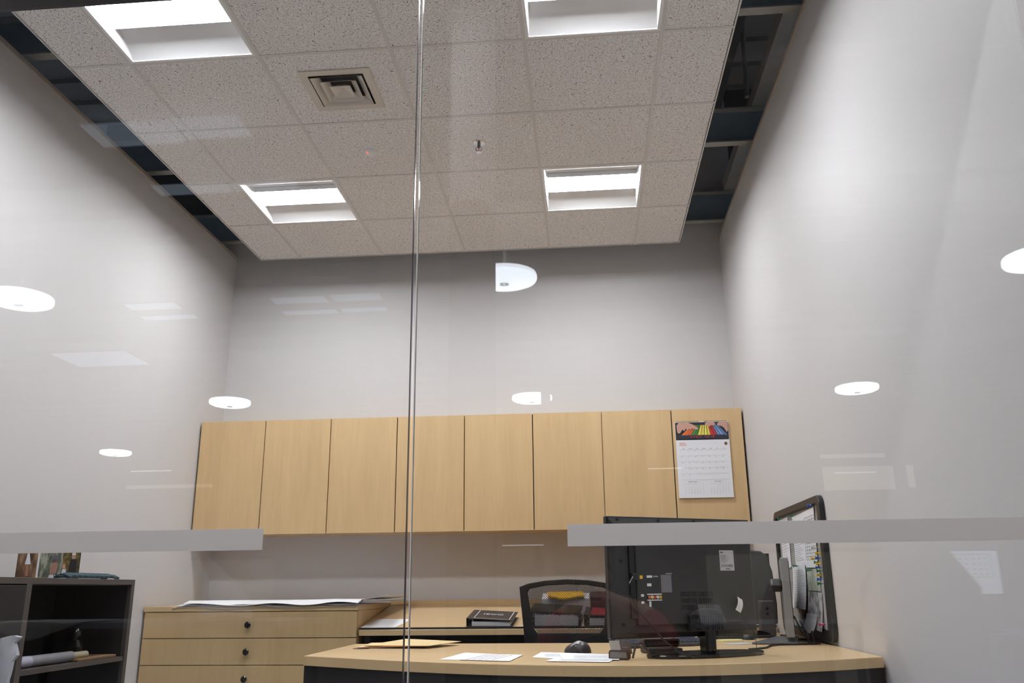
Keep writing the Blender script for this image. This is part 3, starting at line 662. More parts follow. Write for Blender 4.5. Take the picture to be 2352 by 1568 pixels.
# keyboards
def keyboard(cx, cy, rz, label, base, keym, L=0.44, D=0.15):
    t = thing('keyboard', label, 'keyboard', (cx, cy, DZ)); Tm = T_(cx, cy, DZ+0.001) @ R_(rz, 'Z')
    b_ = MB().at(Tm); b_._a([(-L/2,-D/2,0),(L/2,-D/2,0),(L/2,D/2,0),(-L/2,D/2,0),(-L/2,-D/2,0.012),(L/2,-D/2,0.012),(L/2,D/2,0.026),(-L/2,D/2,0.026)],[(0,3,2,1),(4,5,6,7),(0,1,5,4),(1,2,6,5),(2,3,7,6),(3,0,4,7)])
    b_.build('keyboard_body', base, t, bevel=0.004)
    for r in range(5):
        k_ = MB().at(Tm)
        for c in range(18):
            x0 = -L/2+0.018+c*(L-0.036)/18; y0 = -D/2+0.016+r*(D-0.03)/5; zz = 0.012+0.014*(y0+D/2)/D
            k_.box(x0, y0, zz, x0+0.019, y0+0.019, zz+0.008)
        k_.build('key_row', keym, t)
keyboard(0.30, 3.985, 0.50, 'dark keyboard with pale keys under the television', MT['plast2'], mat('keys_blue_grey', (86, 92, 112), 0.4))
keyboard(0.71, 4.58, 0.35, 'black keyboard on the desk return behind the television', MT['plast'], MT['plastg'], 0.36, 0.13)

# ================================================================ TELEVISION (back to the camera)
P1, P2 = Vector((0.078, 3.20)), Vector((0.646, 3.52)); Wt = (P2-P1).length; ang = math.atan2(P2.y-P1.y, P2.x-P1.x)
TT = T_(P1.x, P1.y, 0.808) @ R_(ang, 'Z')     # u along the back, v = depth away from camera, w up
Ht = 0.430
tv = thing('television', 'large black flat television seen from behind on the desk', 'television', (0.37, 3.40, DZ))
MB().at(TT).box(0, 0.028, 0, Wt, 0.052, Ht).build('screen_bezel', MT['plast'], tv, bevel=0.004)
bk = MB().at(TT)
bk._a([(0.004,0.028,0.004),(Wt-0.004,0.028,0.004),(Wt-0.004,0.028,Ht-0.004),(0.004,0.028,Ht-0.004),
       (0.018,0.012,0.02),(Wt-0.018,0.012,0.02),(Wt-0.018,0.012,Ht-0.028),(0.018,0.012,Ht-0.028)],
      [(0,1,2,3),(4,7,6,5),(0,4,5,1),(1,5,6,2),(2,6,7,3),(3,7,4,0)])
bk.build('back_shell', mat('tv_shell', (46, 46, 48), 0.42, bump=0.2, bscale=1200), tv, bevel=0.003)
MB().at(TT).box(0.10, -0.002, 0.045, Wt-0.10, 0.012, Ht-0.075).build('raised_back', mat('tv_back', (48, 48, 50), 0.45, bump=0.2, bscale=1200), tv, bevel=0.004)
MB().at(TT).box(0.076, 0.004, 0.07, 0.100, 0.012, Ht-0.075).build('port_recess', MT['plastg'], tv)
for (u, v) in ((0.035,Ht-0.014),(0.215,Ht-0.014),(0.375,Ht-0.014),(0.045,0.27),(0.045,0.05),(0.25,Ht-0.055),(0.48,Ht-0.055),(0.27,0.10)): MB().at(TT).cyl((u, 0.0 if 0.1<u<Wt-0.1 and v<Ht-0.075 else 0.009, v), 0.0055, 0.004, 12, 'y').build('screw', MT['plastg'], tv)
def tvlab(u0, v0, u1, v1, m, name='port_label', y=-0.0028):
    if u0 > 0.18: u0 += 0.010; u1 += 0.010
    u0 += 0.004; u1 += 0.004; v0 -= 0.056; v1 -= 0.056; MB().at(TT).box(u0, y, v0, u1, y+0.001, v1).build(name, m, tv)
for (u0,v0,u1,v1,m) in ((0.109,0.262,0.121,0.274,MT['yellow']),(0.139,0.266,0.162,0.274,MT['paper2']),(0.139,0.236,0.157,0.246,MT['paper2']),(0.111,0.200,0.123,0.209,MT['paper2']),(0.111,0.176,0.123,0.184,MT['paper2']),
                        (0.137,0.206,0.200,0.210,MT['paper2']),(0.137,0.186,0.200,0.190,MT['paper2']),(0.144,0.165,0.153,0.184,MT['paper2'])): tvlab(u0,v0,u1,v1,m)
tvlab(0.137, 0.190, 0.200, 0.206, MT['plastg'], 'jack_panel')
for k in range(5): MB().at(TT).lathe([(0.0055,0),(0.0055,-0.004),(0.003,-0.004),(0.003,-0.001)], (0.149+k*0.0117, -0.003, 0.142), 14, 'y').build('audio_jack', mat('jack_%d' % k, [(210,120,90),(235,220,150),(205,90,80),(225,225,225),(226,180,70)][k], 0.35), tv, smooth=True)
tvlab(0.189, 0.214, 0.235, 0.276, mat('notice_label', (116, 116, 124), 0.5), 'notice_label')
TL_ = TT @ R_(pi/2, 'X')
text_mesh([('HDMI', 0.008, TL_ @ T_(0.180, 0.214, 0.004), 'CENTER'), ('WARNING', 0.006, TL_ @ T_(0.238, 0.224, 0.004), 'CENTER')]).build('port_text', MT['paper2'], tv)
vt = MB().at(TT)
for r in range(3):
    for k in range(26):
        if k == 13: continue
        u = 0.288+k*0.0056; v = 0.160-r*0.023; vt.box(u, -0.0026, v-0.018, u+0.003, -0.0014, v)
vt.build('vent_slots', MT['plastg'], tv)
# maker's sticker
MB().at(TT).box(0.474, -0.0030, 0.235, 0.540, -0.0018, 0.310).build('rating_sticker', MT['paper2'], tv)
TS_ = TL_ @ T_(0.060, -0.062, 0); s_ = MB().at(TS_); s_.prism([(0.424+0.0075*cos(2*pi*i/16), 0.364+0.003*sin(2*pi*i/16)) for i in range(16)], 0.003, 0.0036)
for k in range(7): s_.box(0.418, 0.354-k*0.0042, 0.003, 0.418+random.uniform(0.02, 0.05), 0.3528-k*0.0042, 0.0034)
for k in range(16): s_.box(0.420+k*0.0034, 0.310, 0.003, 0.420+k*0.0034+random.uniform(0.001,0.0024), 0.320, 0.0034)
s_.box(0.438, 0.301, 0.003, 0.460, 0.305, 0.0034); s_.build('sticker_print', MT['ink'], tv)
# stand
NX, NZ = 0.40, 0.808
ng = MB().at(TT)
ng.prism([(0.31,0.020),(0.31,0.075),(0.323,0.088),(0.348,0.097),(0.383,0.100),(0.418,0.097),(0.443,0.088),(0.458,0.075),(0.458,0.020)], -0.022, -0.002, 'y'); ng.build('stand_cover', MT['plast'], tv, bevel=0.002)
rb = MB().at(TT)
for k in range(18): rb.box(0.314+k*0.008, -0.0255, 0.024, 0.317+k*0.008, -0.0215, 0.078)
rb.build('cover_rib', MT['plastg'], tv)
MB().at(TT).box(NX-0.022, -0.018, -0.055, NX+0.022, 0.03, 0.03).build('stand_neck', MT['plastg'], tv, bevel=0.006)
bs = MB().at(TT @ T_(NX, 0.02, -0.067)); 
bs.prism([(0.25*cos(2*pi*i/48)*(1.0), 0.115*sin(2*pi*i/48)) for i in range(48)], 0.0, 0.012); bs.build('stand_base', MT['plastg'], tv, bevel=0.004)
pc = [TT @ Vector(p) for p in ((0.088,-0.002,0.214),(0.072,-0.02,0.212),(0.052,-0.03,0.190),(0.044,-0.03,0.160),(0.055,-0.035,0.12),(0.10,-0.045,0.07),(0.16,-0.06,0.0),(0.215,-0.075,-0.045),(0.26,-0.10,-0.062))]
MB().tube(smooth3 := [tuple(p) for p in pc], 0.0032, 8).build('power_cable', MT['rubber'], tv, smooth=True)
MB().at(TT).box(0.080,-0.006,0.202,0.104,0.006,0.226).build('power_plug', MT['plast'], tv, bevel=0.002)

# card holder
ch = thing('card_holder', 'brown leather card holder with a grey card standing on the desk', 'card holder', (0.115, 3.24, DZ))
Tc = T_(0.098, 3.235, DZ+0.001) @ R_(-0.5, 'Z')
MB().at(Tc).prism([(-0.045,0),(0.030,0),(0.036,0.006),(0.036,0.026),(0.030,0.032),(-0.039,0.032),(-0.045,0.026)], -0.01, 0.006, 'y').build('holder_band', mat('brown_leather', (72, 52, 46), 0.45), ch, bevel=0.003)
MB().at(Tc).prism([(-0.037,0.006),(0.026,0.006),(0.028,0.012),(0.026,0.026),(-0.034,0.026),(-0.037,0.020)], -0.0115, -0.010, 'y').build('holder_liner', mat('grey_liner', (112, 106, 102), 0.6), ch)
MB().at(Tc @ R_(0.35, 'X')).box(-0.036, 0.004, 0.020, 0.004, 0.007, 0.066).build('grey_card', mat('grey_card', (168, 162, 158), 0.6), ch)
MB().at(Tc @ R_(0.35, 'X')).box(0.004, 0.0045, 0.020, 0.045, 0.0075, 0.062).build('dark_card', mat('dark_card', (86, 74, 70), 0.5), ch)
text_mesh([('- - - -', 0.010, Tc @ R_(0.35,'X') @ T_(0.024,0.004,0.045) @ R_(pi/2,'X'), 'CENTER')]).build('card_print', MT['paper2'], ch)
lp = MB().at(Tc); lp.tube([(0.04,0.01,0.006),(0.045,0.03,0.05),(0.055,0.05,0.055),(0.075,0.06,0.03),(0.085,0.065,0.004)], 0.004, 8); lp.build('leather_strap', mat('brown_leather_dark', (58, 40, 36), 0.5), ch, smooth=True)
# phone cradle behind the stand
ph = thing('phone_handset', 'glossy black telephone handset lying beside the television stand', 'phone', (0.31, 3.50, DZ))
Tq = T_(0.21, 3.52, DZ+0.001) @ R_(0.25, 'Z')
MB().at(Tq).box(0, 0, 0, 0.14, 0.10, 0.018).build('phone_base', MT['plast'], ph, bevel=0.004)
MB().at(Tq).box(-0.01, 0.02, 0.022, 0.14, 0.07, 0.052).build('handset', MT['plastg'], ph, bevel=0.010, seg=4)
# white tag on a cord hanging behind the television
tg = thing('cable_tag', 'small white paper tag on a thin cord beside the television sticker', 'tag', (0.50, 3.40, DZ))
Tg = TT @ T_(0.535, -0.012, 0.112)
s_ = MB().at(Tg); s_.sheet(lambda u, v: (-0.012+0.022*u+0.012*v+0.004*sin(v*3), -0.004*sin(v*3), -0.018+0.046*v-0.012*u), 3, 6, 0.0012); s_.build('paper_tag', MT['paper'], tg)
ct = [TT @ Vector(p) for p in ((0.535,-0.010,0.094),(0.555,-0.010,0.07),(0.580,-0.012,0.04),(0.60,-0.02,0.0),(0.60,-0.02,-0.066))]
MB().tube([tuple(p) for p in ct], 0.0012, 6).build('tag_cord', MT['rubber'], tg)

# monitors on the return
m2 = thing('computer_monitor', 'dark rounded monitor back standing behind the television', 'monitor', (0.72, 4.66, DZ))
mm = MB(); x0, x1, z0, z1, yy = 0.42, 0.985, 0.792, 1.178, 4.90
mm.prism([(x0,z0),(x1,z0),(x1+0.004,z0+0.1),(x1-0.006,z0+0.27),(x1-0.03,z1-0.03),(x1-0.06,z1-0.008),(x1-0.14,z1),(x0+0.06,z1),(x0,z1-0.03)], yy, yy+0.03, 'y'); mm.build('monitor_shell', MT['plast2'], m2, bevel=0.01, seg=4)
mm = MB().box(x0+0.01, yy+0.03, z0+0.01, x1-0.012, yy+0.036, z1-0.02); mm.build('screen', MT['plastg'], m2)
MB().box(0.66,yy+0.01,DZ+0.012,0.74,yy+0.028,z0+0.05).build('stand_neck', MT['plast'], m2); MB().box(0.58,yy-0.08,DZ+0.001,0.82,yy+0.10,DZ+0.012).build('stand_base', MT['plast'], m2, bevel=0.003)
m3 = thing('computer_monitor', 'thin silver monitor seen edge-on beside the pinboard', 'monitor', (0.88, 4.2, DZ))
T3 = T_(0.862, 4.06, 0) @ R_(-0.190, 'Z')
MB().at(T3).box(-0.013, 0, 0.768, 0.020, 0.46, 1.108).build('monitor_frame', MT['silver'], m3, bevel=0.003)
MB().at(T3).box(0.0205, 0.012, 0.782, 0.0225, 0.448, 1.094).build('screen', MT['plastg'], m3)
MB().at(T3).prism([(0.08,0.985),(0.11,0.960),(0.30,0.960),(0.34,0.985),(0.30,1.020),(0.11,1.018)], -0.066, -0.013, 'x').build('rear_housing', MT['plast'], m3, bevel=0.012, seg=3)
MB().at(T3).box(-0.012, 0.464, DZ+0.008, 0.018, 0.49, 0.97).build('stand_neck', MT['silver'], m3)
MB().at(T3).prism([(-0.165,-0.02),(0.03,-0.02),(0.05,0.50),(-0.06,0.50)], DZ+0.001, DZ+0.009).build('stand_base', mat('stand_grey', (92, 92, 96), 0.4), m3, bevel=0.003)
sk = thing('desk_speaker', 'small dark speaker box with two dots between the monitors', 'speaker', (0.90, 4.76, DZ))
MB().box(0.862, 4.73, DZ+0.001, 0.938, 4.80, DZ+0.175).build('speaker_box', mat('speaker_grey', (70, 68, 68), 0.5), sk, bevel=0.006)
MB().cyl((0.90,4.73,DZ+0.135),0.007,-0.003,12,'y').build('speaker_dot', MT['plastg'], sk); MB().cyl((0.90,4.73,DZ+0.110),0.007,-0.003,12,'y').build('speaker_dot', MT['plastg'], sk)
tag(MB().prism([(0.60,4.27),(0.70,4.29),(0.69,4.40),(0.59,4.38)], DZ+0.0005, DZ+0.006).build('sticky_notes', mat('pale_yellow', (226, 220, 160), 0.7)), 'pale yellow sticky note pad beside the television stand', 'notes')
tag(MB().prism([(0.60,4.06),(0.70,4.09),(0.685,4.17),(0.585,4.14)], DZ+0.0005, DZ+0.002).build('printed_card', mat('card_blue', (196, 204, 222), 0.5)), 'small white and blue card on the desk right of the television', 'card')
mo2 = thing('computer_mouse', 'small black mouse beside the edge-on monitor base', 'mouse', (0.64, 4.20, DZ))
MB().lathe([(0.030,0),(0.030,0.010),(0.022,0.024),(0.008,0.030),(0,0.031)], (0.745, 4.44, DZ+0.001), 20).build('mouse_body', MT['plast'], mo2, smooth=True)
cb = ((( 0.62,3.70),(0.70,3.78),(0.74,3.90),(0.80,3.98),(0.90,4.0),(0.98,4.05),(1.005,4.18)), 'black cable running from the television base to the right wall'), \
     (((0.90,4.62),(0.93,4.45),(0.915,4.40),(0.96,4.36),(1.0,4.30),(0.985,4.20),(0.93,4.02)), 'black cable curling on the desk under the pinboard'), \
     (((0.96,4.75),(0.99,4.60),(0.97,4.44),(1.005,4.35)), 'black cable lying against the right wall behind the monitor')
for pts, lb in cb:
    tag(MB().tube([(x, y, DZ+0.0045) for x, y in smooth_poly(list(pts), 30)], 0.0038, 8).build('cable', MT['rubber'], smooth=True), lb, 'cable', 'black cables on the desk')
for k, (xa, za) in enumerate(((0.930, 0.85), (0.955, 0.83))):
    tag(MB().tube([(xa, 4.26, za), (xa+0.004, 4.22, za-0.03), (xa+0.012, 4.17, za-0.07), (xa+0.018, 4.13, 0.79), (xa+0.02, 4.11, DZ+0.004)], 0.004, 8).build('cable', MT['rubber'], smooth=True),
        ['left of two black cables dropping behind the silver monitor', 'right of two black cables dropping behind the silver monitor'][k], 'cable', 'black cables on the desk')

# ================================================================ MESH CHAIR
cy_ = 4.70
oc = thing('office_chair', 'black office chair with curved mesh back behind the desk', 'chair', (-0.125, 4.50, 0))
ol = [(-0.345,0.66),(-0.375,0.995),(-0.33,1.012),(-0.24,1.027),(-0.125,1.033),(-0.01,1.027),(0.08,1.012),(0.125,0.995),(0.098,0.66),(0.06,0.635),(-0.31,0.635)]
il = [(-0.305,0.790),(-0.332,0.965),(-0.322,0.985),(-0.24,1.000),(-0.125,1.006),(-0.01,1.000),(0.072,0.985),(0.082,0.965),(0.060,0.790),(0.040,0.765),(-0.285,0.765)]
def curve_y(x): return cy_ + 0.03*(1-((x+0.125)/0.25)**2)
fr_ = MB(); n = len(ol)
vs = []
for (pl_, dy) in ((ol,-0.013),(il,-0.010),(ol,0.013),(il,0.010)): vs += [(x, curve_y(x)+dy, z) for x, z in pl_]
fs = []
for i in range(n):
    j = (i+1) % n
    fs += [(i,j,n+j,n+i),(2*n+i,3*n+i,3*n+j,2*n+j),(i,2*n+i,2*n+j,j),(n+i,n+j,3*n+j,3*n+i)]
fr_._a(vs, fs); fr_.build('back_frame', MT['plast'], oc, bevel=0.004)
# woven mesh: two sets of crossing strands -> real open diamonds
def inside(x, z):
    c = False; p = il; m_ = len(p); j = m_-1
    for i in range(m_):
        if ((p[i][1] > z) != (p[j][1] > z)) and (x < (p[j][0]-p[i][0])*(z-p[i][1])/(p[j][1]-p[i][1])+p[i][0]): c = not c
        j = i
    return c
ms_ = MB(); pu, pv, st2 = 0.0088, 0.0120, 0.0016
nx = int(0.46/pu)+2; nz = int(0.26/pv)+2
for i in range(nx):
    for j in range(nz):
        for k in (0, 1):
            xc = -0.345+(i+0.5*k)*pu; zc = 0.76+(j+0.5*k)*pv
            if not inside(xc, zc): continue
            # solid knot with four struts to its neighbours
            y = curve_y(xc)
            for (dx, dz) in ((0.5, 0.5), (-0.5, 0.5)):
                x2, z2 = xc+dx*pu, zc+dz*pv
                y2 = curve_y(x2); s = st2
                ms_._a([(xc-s,y,zc),(xc+s,y,zc),(x2+s,y2,z2),(x2-s,y2,z2)], [(0,1,2,3)])
ms_.build('mesh_back', MT['plast'], oc)
MB().box(-0.375, 4.28, 0.44, 0.125, 4.66, 0.50).build('seat', mat('seat_fabric', (34, 34, 38), 0.9, bump=0.5, bscale=700), oc, bevel=0.03, seg=4)
MB().prism([(-0.165,0.41),(-0.085,0.41),(-0.085,0.66),(-0.165,0.66)], 4.69, 4.715, 'y').box(-0.165,4.5,0.40,-0.085,4.715,0.43).build('back_support', MT['plast'], oc)
for sx in (-0.405, 0.135): MB().tube([(sx+0.01,4.50,0.42),(sx,4.52,0.52),(sx,4.50,0.64)],0.014,10).box(sx-0.035,4.38,0.64,sx+0.035,4.60,0.665).build('armrest', MT['plast'], oc, bevel=0.006)
MB().cyl((-0.125,4.47,0.10),0.028,0.34,20).build('gas_column', MT['chrome'], oc, smooth=True)
for k in range(5):
    a = 2*pi*k/5+0.3; ex, ey = -0.125+0.30*cos(a), 4.47+0.30*sin(a)
    l5 = MB().tube([(-0.125,4.47,0.115),(ex,ey,0.075)],[0.022,0.013],8).build('base_leg', MT['plast'], oc)
    MB().cyl((ex-0.012,ey,0.026),0.025,0.024,16,'x').build('caster', MT['plastg'], l5)

# ================================================================ PINBOARD on the right wall
pbx = XR-0.002
pn = thing('pinboard', 'black-framed pinboard crowded with papers on the right wall', 'pinboard', (pbx, 4.43, 1.06))
def rr(y0, y1, z0, z1, r, n=8):
    out = []
    for (cy0, cz0_, a0) in ((y1-r, z1-r, 0), (y0+r, z1-r, pi/2), (y0+r, z0+r, pi), (y1-r, z0+r, 1.5*pi)):
        for k in range(n+1): a = a0+k/n*pi/2; out.append((cy0+r*cos(a), cz0_+r*sin(a)))
    return out
Y0, Y1, Z0, Z1 = 3.92, 4.90, 0.752, 1.372
o_ = rr(Y0, Y1, Z0, Z1, 0.05); i_ = rr(Y0+0.055, Y1-0.045, Z0+0.045, Z1-0.035, 0.012)
n = len(o_); vs = [(pbx-0.022,a,b) for a,b in o_]+[(pbx-0.022,a,b) for a,b in i_]+[(pbx,a,b) for a,b in o_]+[(pbx-0.006,a,b) for a,b in i_]
fs = []
for i in range(n):
    j = (i+1) % n; fs += [(i,j,n+j,n+i),(i,2*n+i,2*n+j,j),(n+i,n+j,3*n+j,3*n+i)]
pf = MB(); pf._a(vs, fs); pf.build('board_frame', MT['plast'], pn, bevel=0.004)
MB().box(pbx-0.008, Y0+0.03, Z0+0.03, pbx-0.001, Y1-0.03, Z1-0.025).build('board_surface', MT['cork'], pn)
def pinned(name, pts, d, label, cat, m=MT['paper'], rows=0, cells=0, bow=0.0):
    t = thing(name, label, cat, (pbx-0.01, pts[0][0], pts[0][1]), 'papers pinned on the board')
    # pts order: top-far, top-near, bottom-near, bottom-far (y, z); the lower end may bow away from the board
    def fn(u, v, off=0.0):
        a = Vector(pts[0])*(1-u)+Vector(pts[1])*u; b_ = Vector(pts[3])*(1-u)+Vector(pts[2])*u; p = a*(1-v)+b_*v
        return (pbx-0.010-d-off-bow*v*v, p.x, p.y)
    s = MB(); N = 6; vs = []; 
    for off in (0, 0.0005):
        for v in range(N+1):
            for u in range(2): vs.append(fn(u, v/N, off))
    m_ = 2*(N+1); fs = []
    for v in range(N):
        fs += [(2*v,2*v+2,2*v+3,2*v+1),(m_+2*v,m_+2*v+1,m_+2*v+3,m_+2*v+2),(2*v,m_+2*v,m_+2*v+2,2*v+2),(2*v+1,2*v+3,m_+2*v+3,m_+2*v+1)]
    fs += [(0,1,m_+1,m_),(2*N,m_+2*N,m_+2*N+1,2*N+1)]
    s._a(vs, fs); s.build('sheet', m, t)
    l = MB()
    nr = rows if cells else rows*3
    for k in range(nr):
        v0 = 0.12+0.8*k/max(nr,1); v1 = v0+0.006
        u1_ = random.uniform(0.55, 0.92) if not cells else 0.94
        q_ = [fn(0.08, v0, 0.0008), fn(u1_, v0, 0.0008), fn(u1_, v1, 0.0008), fn(0.08, v1, 0.0008)]
        l._a(q_+[(x+0.0002,y,z) for x,y,z in q_], [(0,1,2,3),(7,6,5,4),(0,4,5,1),(1,5,6,2),(2,6,7,3),(3,7,4,0)])
    for k in range(cells+1 if cells else 0):
        u_ = 0.08+0.85*k/cells; q_ = [fn(u_,0.12,0.0008), fn(u_+0.015,0.12,0.0008), fn(u_+0.015,0.85,0.0008), fn(u_,0.85,0.0008)]
        l._a(q_+[(x+0.0002,y,z) for x,y,z in q_], [(0,1,2,3),(7,6,5,4),(0,4,5,1),(1,5,6,2),(2,6,7,3),(3,7,4,0)])
    if rows: l.build('printed_lines', MT['ink'] if not cells else MT['inkd'], t)
    return t
pinned('pinned_notice', [(4.80,1.325),(4.60,1.327),(4.62,1.08),(4.80,1.06)], 0.001, 'narrow white notice pinned at the far end of the board', 'notice', rows=5)
pinned('pinned_notice', [(4.50,1.318),(4.27,1.322),(4.31,1.078),(4.52,1.075)], 0.001, 'white letter pinned under a green pin at the board top', 'notice', rows=7)
pinned('pinned_table', [(4.275,1.322),(4.055,1.328),(4.085,1.063),(4.305,1.068)], 0.003, 'sheet with a dark ruled table pinned near the board top', 'notice', rows=14, cells=5)
pinned('pinned_calendar', [(4.585,1.080),(4.32,1.088),(4.31,0.878),(4.585,0.882)], 0.004, 'white calendar sheet pinned in the lower middle of the board', 'notice', rows=6, cells=0, bow=0.02)
pinned('pinned_leaflet', [(4.29,1.055),(4.06,1.060),(4.07,0.960),(4.30,0.965)], 0.005, 'pale green leaflet pinned below the ruled table', 'leaflet', m=photo_mat('leaflet', [(150,170,110),(220,224,210),(196,206,190),(120,110,100)], 60))
pinned('pinned_photo', [(4.30,0.962),(4.05,0.955),(4.07,0.79),(4.34,0.80)], 0.006, 'grey printed photo pinned low on the board', 'photo', m=photo_mat('grey_photo', [(90,84,80),(150,146,144),(212,214,220),(232,232,236)], 26), bow=0.012)
pinned('pinned_note', [(4.33,0.862),(4.13,0.862),(4.18,0.775),(4.37,0.785)], 0.016, 'small white note overlapping the bottom of the grey photo', 'notice', rows=5, bow=0.02)
pinned('pinned_strip', [(4.055,1.015),(4.01,1.015),(4.03,0.80),(4.10,0.80)], 0.003, 'narrow grey paper strip pinned at the near edge of the board', 'notice', m=mat('strip_grey', (186,186,194), 0.7))
pins = [(4.055,1.335,'b','blue push pin at the near top corner of the board'),(3.995,1.122,'y','topmost yellow push pin in the row at the near frame'),(4.075,1.103,'y','yellow push pin on the ruled sheet beside the pin row'),
 (4.002,1.102,'b','topmost blue push pin in the row at the near frame'),(4.032,1.085,'g','green push pin between two yellow pins in the row'),(4.003,1.078,'y','second yellow push pin down in the row at the near frame'),
 (4.012,1.062,'b','second blue push pin down in the row at the near frame'),(4.002,1.048,'g','second green push pin down in the row at the near frame'),(4.010,1.030,'y','lowest yellow push pin in the row at the near frame'),
 (4.008,1.012,'b','lowest blue push pin in the row at the near frame'),(4.012,0.994,'g','lowest green push pin in the row at the near frame'),(4.45,1.080,'g','green push pin holding the white calendar sheet'),
 (4.70,1.325,'g','green push pin holding the narrow far notice'),(4.42,1.318,'g','green push pin holding the white letter'),(4.19,1.054,'g','green push pin holding the pale green leaflet'),
 (4.06,1.150,'w','clear push pin above the yellow pins'),(4.055,0.822,'r','pink push pin near the bottom corner of the board')]
PR = {}
for y, z, c, lb in pins:
    if c not in PR:
        o = MB().lathe([(0.0012,0),(0.0012,-0.012),(0.006,-0.013),(0.0035,-0.018),(0.004,-0.024),(0.007,-0.028),(0.007,-0.031)], (0,0,0), 12, 'x').build('push_pin', MT['pin_'+c], smooth=True); PR[c] = o
    else:
        o = PR[c].copy(); COL.objects.link(o)
    o.location = (pbx-0.010, y, z); tag(o, lb, 'push pin', 'push pins on the board')

# ================================================================ BOOKCASE (left foreground)
bcx = -2.25; BZ = 1.047
bc = thing('bookcase', 'open dark steel bookcase standing against the left wall', 'bookcase', (-2.45, 3.5, 0))
BY0, BY1 = 2.66, 4.245
fm = MB()
fm.box(XL+0.006, BY0, BZ-0.025, bcx, BY1, BZ)                       # top
fm.box(XL+0.006, BY1-0.03, 0, bcx, BY1, BZ-0.025); fm.box(XL+0.006, BY0, 0, bcx, BY0+0.03, BZ-0.025)
fm.box(XL+0.006, 3.395, 0, bcx, 3.43, BZ-0.025); fm.box(XL+0.006, BY0+0.03, 0, bcx, BY1-0.03, 0.06)
fm.build('case_frame', MT['greym'], bc, bevel=0.001, seg=1)
MB().box(XL+0.0065, BY0+0.031, 0.061, XL+0.012, BY1-0.031, BZ-0.026).build('case_back', MT['blackm'], bc)
ln_ = MB(); ln_.box(XL+0.012, BY1-0.033, 0.061, bcx-0.02, BY1-0.0302, BZ-0.026); ln_.box(XL+0.012, 3.4302, 0.061, bcx-0.02, 3.433, BZ-0.026); ln_.box(XL+0.012, 3.433, BZ-0.028, bcx-0.02, BY1-0.034, BZ-0.0252)
ln_.build('inner_lining', MT['blackm'], bc)
MB().box(XL+0.013, 3.434, 0.672, bcx-0.004, BY1-0.034, 0.692).build('shelf', MT['greym'], bc)
MB().box(XL+0.013, 3.434, 0.34, bcx-0.004, BY1-0.034, 0.36).build('shelf', MT['greym'], bc)
MB().box(bcx-0.012, BY0+0.032, 0.062, bcx+0.002, 3.393, BZ-0.03).build('door', MT['bdoor'], bc, bevel=0.002)
# things on the shelf
tb = thing('drawing_tube', 'grey cardboard drawing tube with a pale end on the bookcase shelf', 'tube', (-2.30, 3.7, 0.72))
MB().cyl((-2.315,3.45,0.716),0.022,0.42,24,'y').build('tube_body', mat('tube_grey', (128,128,134), 0.6), tb, smooth=True)
MB().cyl((-2.315,3.87,0.716),0.016,0.12,24,'y').build('tube_end', mat('tube_cream', (160,154,128), 0.6), tb, smooth=True)
MB().cyl((-2.315,3.47,0.716),0.0228,0.10,24,'y').build('tube_label', mat('tube_label', (168,168,186), 0.5), tb, smooth=True)
tag(MB().box(-2.50,3.86,0.693,-2.272,4.18,0.704).build('brown_folder', mat('brown_card', (128, 98, 70), 0.7), bevel=0.002), 'brown card folder lying on the bookcase shelf', 'folder')
bt = thing('water_bottle', 'clear blue-tinted bottle standing at the back of the bookcase shelf', 'bottle', (-2.50, 3.72, 0.692))
MB().lathe([(0.032,0),(0.034,0.02),(0.034,0.13),(0.030,0.16),(0.014,0.19),(0.014,0.205)], (-2.50,3.72,0.693), 20).build('bottle_body', mat('blue_plastic', (36, 62, 92), 0.15), bt, smooth=True)
MB().cyl((-2.50,3.72,0.898),0.016,0.018,16).build('bottle_cap', MT['plast'], bt)
tag(MB().lathe([(0.0,0),(0.045,0.01),(0.05,0.04),(0.03,0.07),(0.034,0.10),(0.012,0.135),(0,0.14)], (-2.42,4.06,0.705), 14).build('desk_ornament', MT['plastg'], smooth=True), 'small black ornament standing on the brown folder in the bookcase', 'ornament')
# on top
ph1 = photo_mat('photo_forest', [(52,38,30),(96,70,50),(140,110,84),(178,156,130)], 40, (1,1,0.4))
ph2 = photo_mat('photo_woods', [(46,50,44),(98,104,88),(168,170,156),(60,56,50)], 34, (2,2,0.4))
ph3 = photo_mat('photo_outdoor', [(40,36,34),(84,74,50),(128,110,60),(170,120,96)], 46)
def photo(pc, wd, hh, rz, tilt, m, label, parts):
    t = thing('photo_print', label, 'photo', pc, 'photos standing on the bookcase')
    Tm = T_(*pc) @ R_(rz, 'Z') @ R_(-tilt, 'X')
    MB().at(Tm).box(-wd/2, 0, 0, wd/2, 0.002, hh).build('print', m, t)
    for pts, c, nm in parts:
        s = MB().at(Tm @ R_(pi/2, 'X')); s.prism(pts, 0.0004, 0.0008); s.build(nm, mat(nm+label[:5], c, 0.5), t)
    fl = MB().at(Tm); fl.box(-wd/2+0.004, 0.002, 0, wd/2-0.004, 0.03, 0.001); fl.build('foot', MT['paper2'], t)
rz0 = -0.62+pi*0.0
photo((-2.44, 3.66, BZ+0.001), 0.078, 0.128, 0.60, 0.10, ph1, 'left photo of a white dress among brown trees on the bookcase',
      [([(-0.008,0.060),(0.014,0.060),(0.006,0.105),(-0.002,0.108)], (226,226,234), 'white_dress'), ([(-0.005,0.108),(0.005,0.108),(0.006,0.122),(-0.005,0.122)], (190,140,110), 'figure_head'), ([(-0.002,0.010),(0.010,0.010),(0.006,0.060),(-0.002,0.060)], (170,120,90), 'figure_legs')])
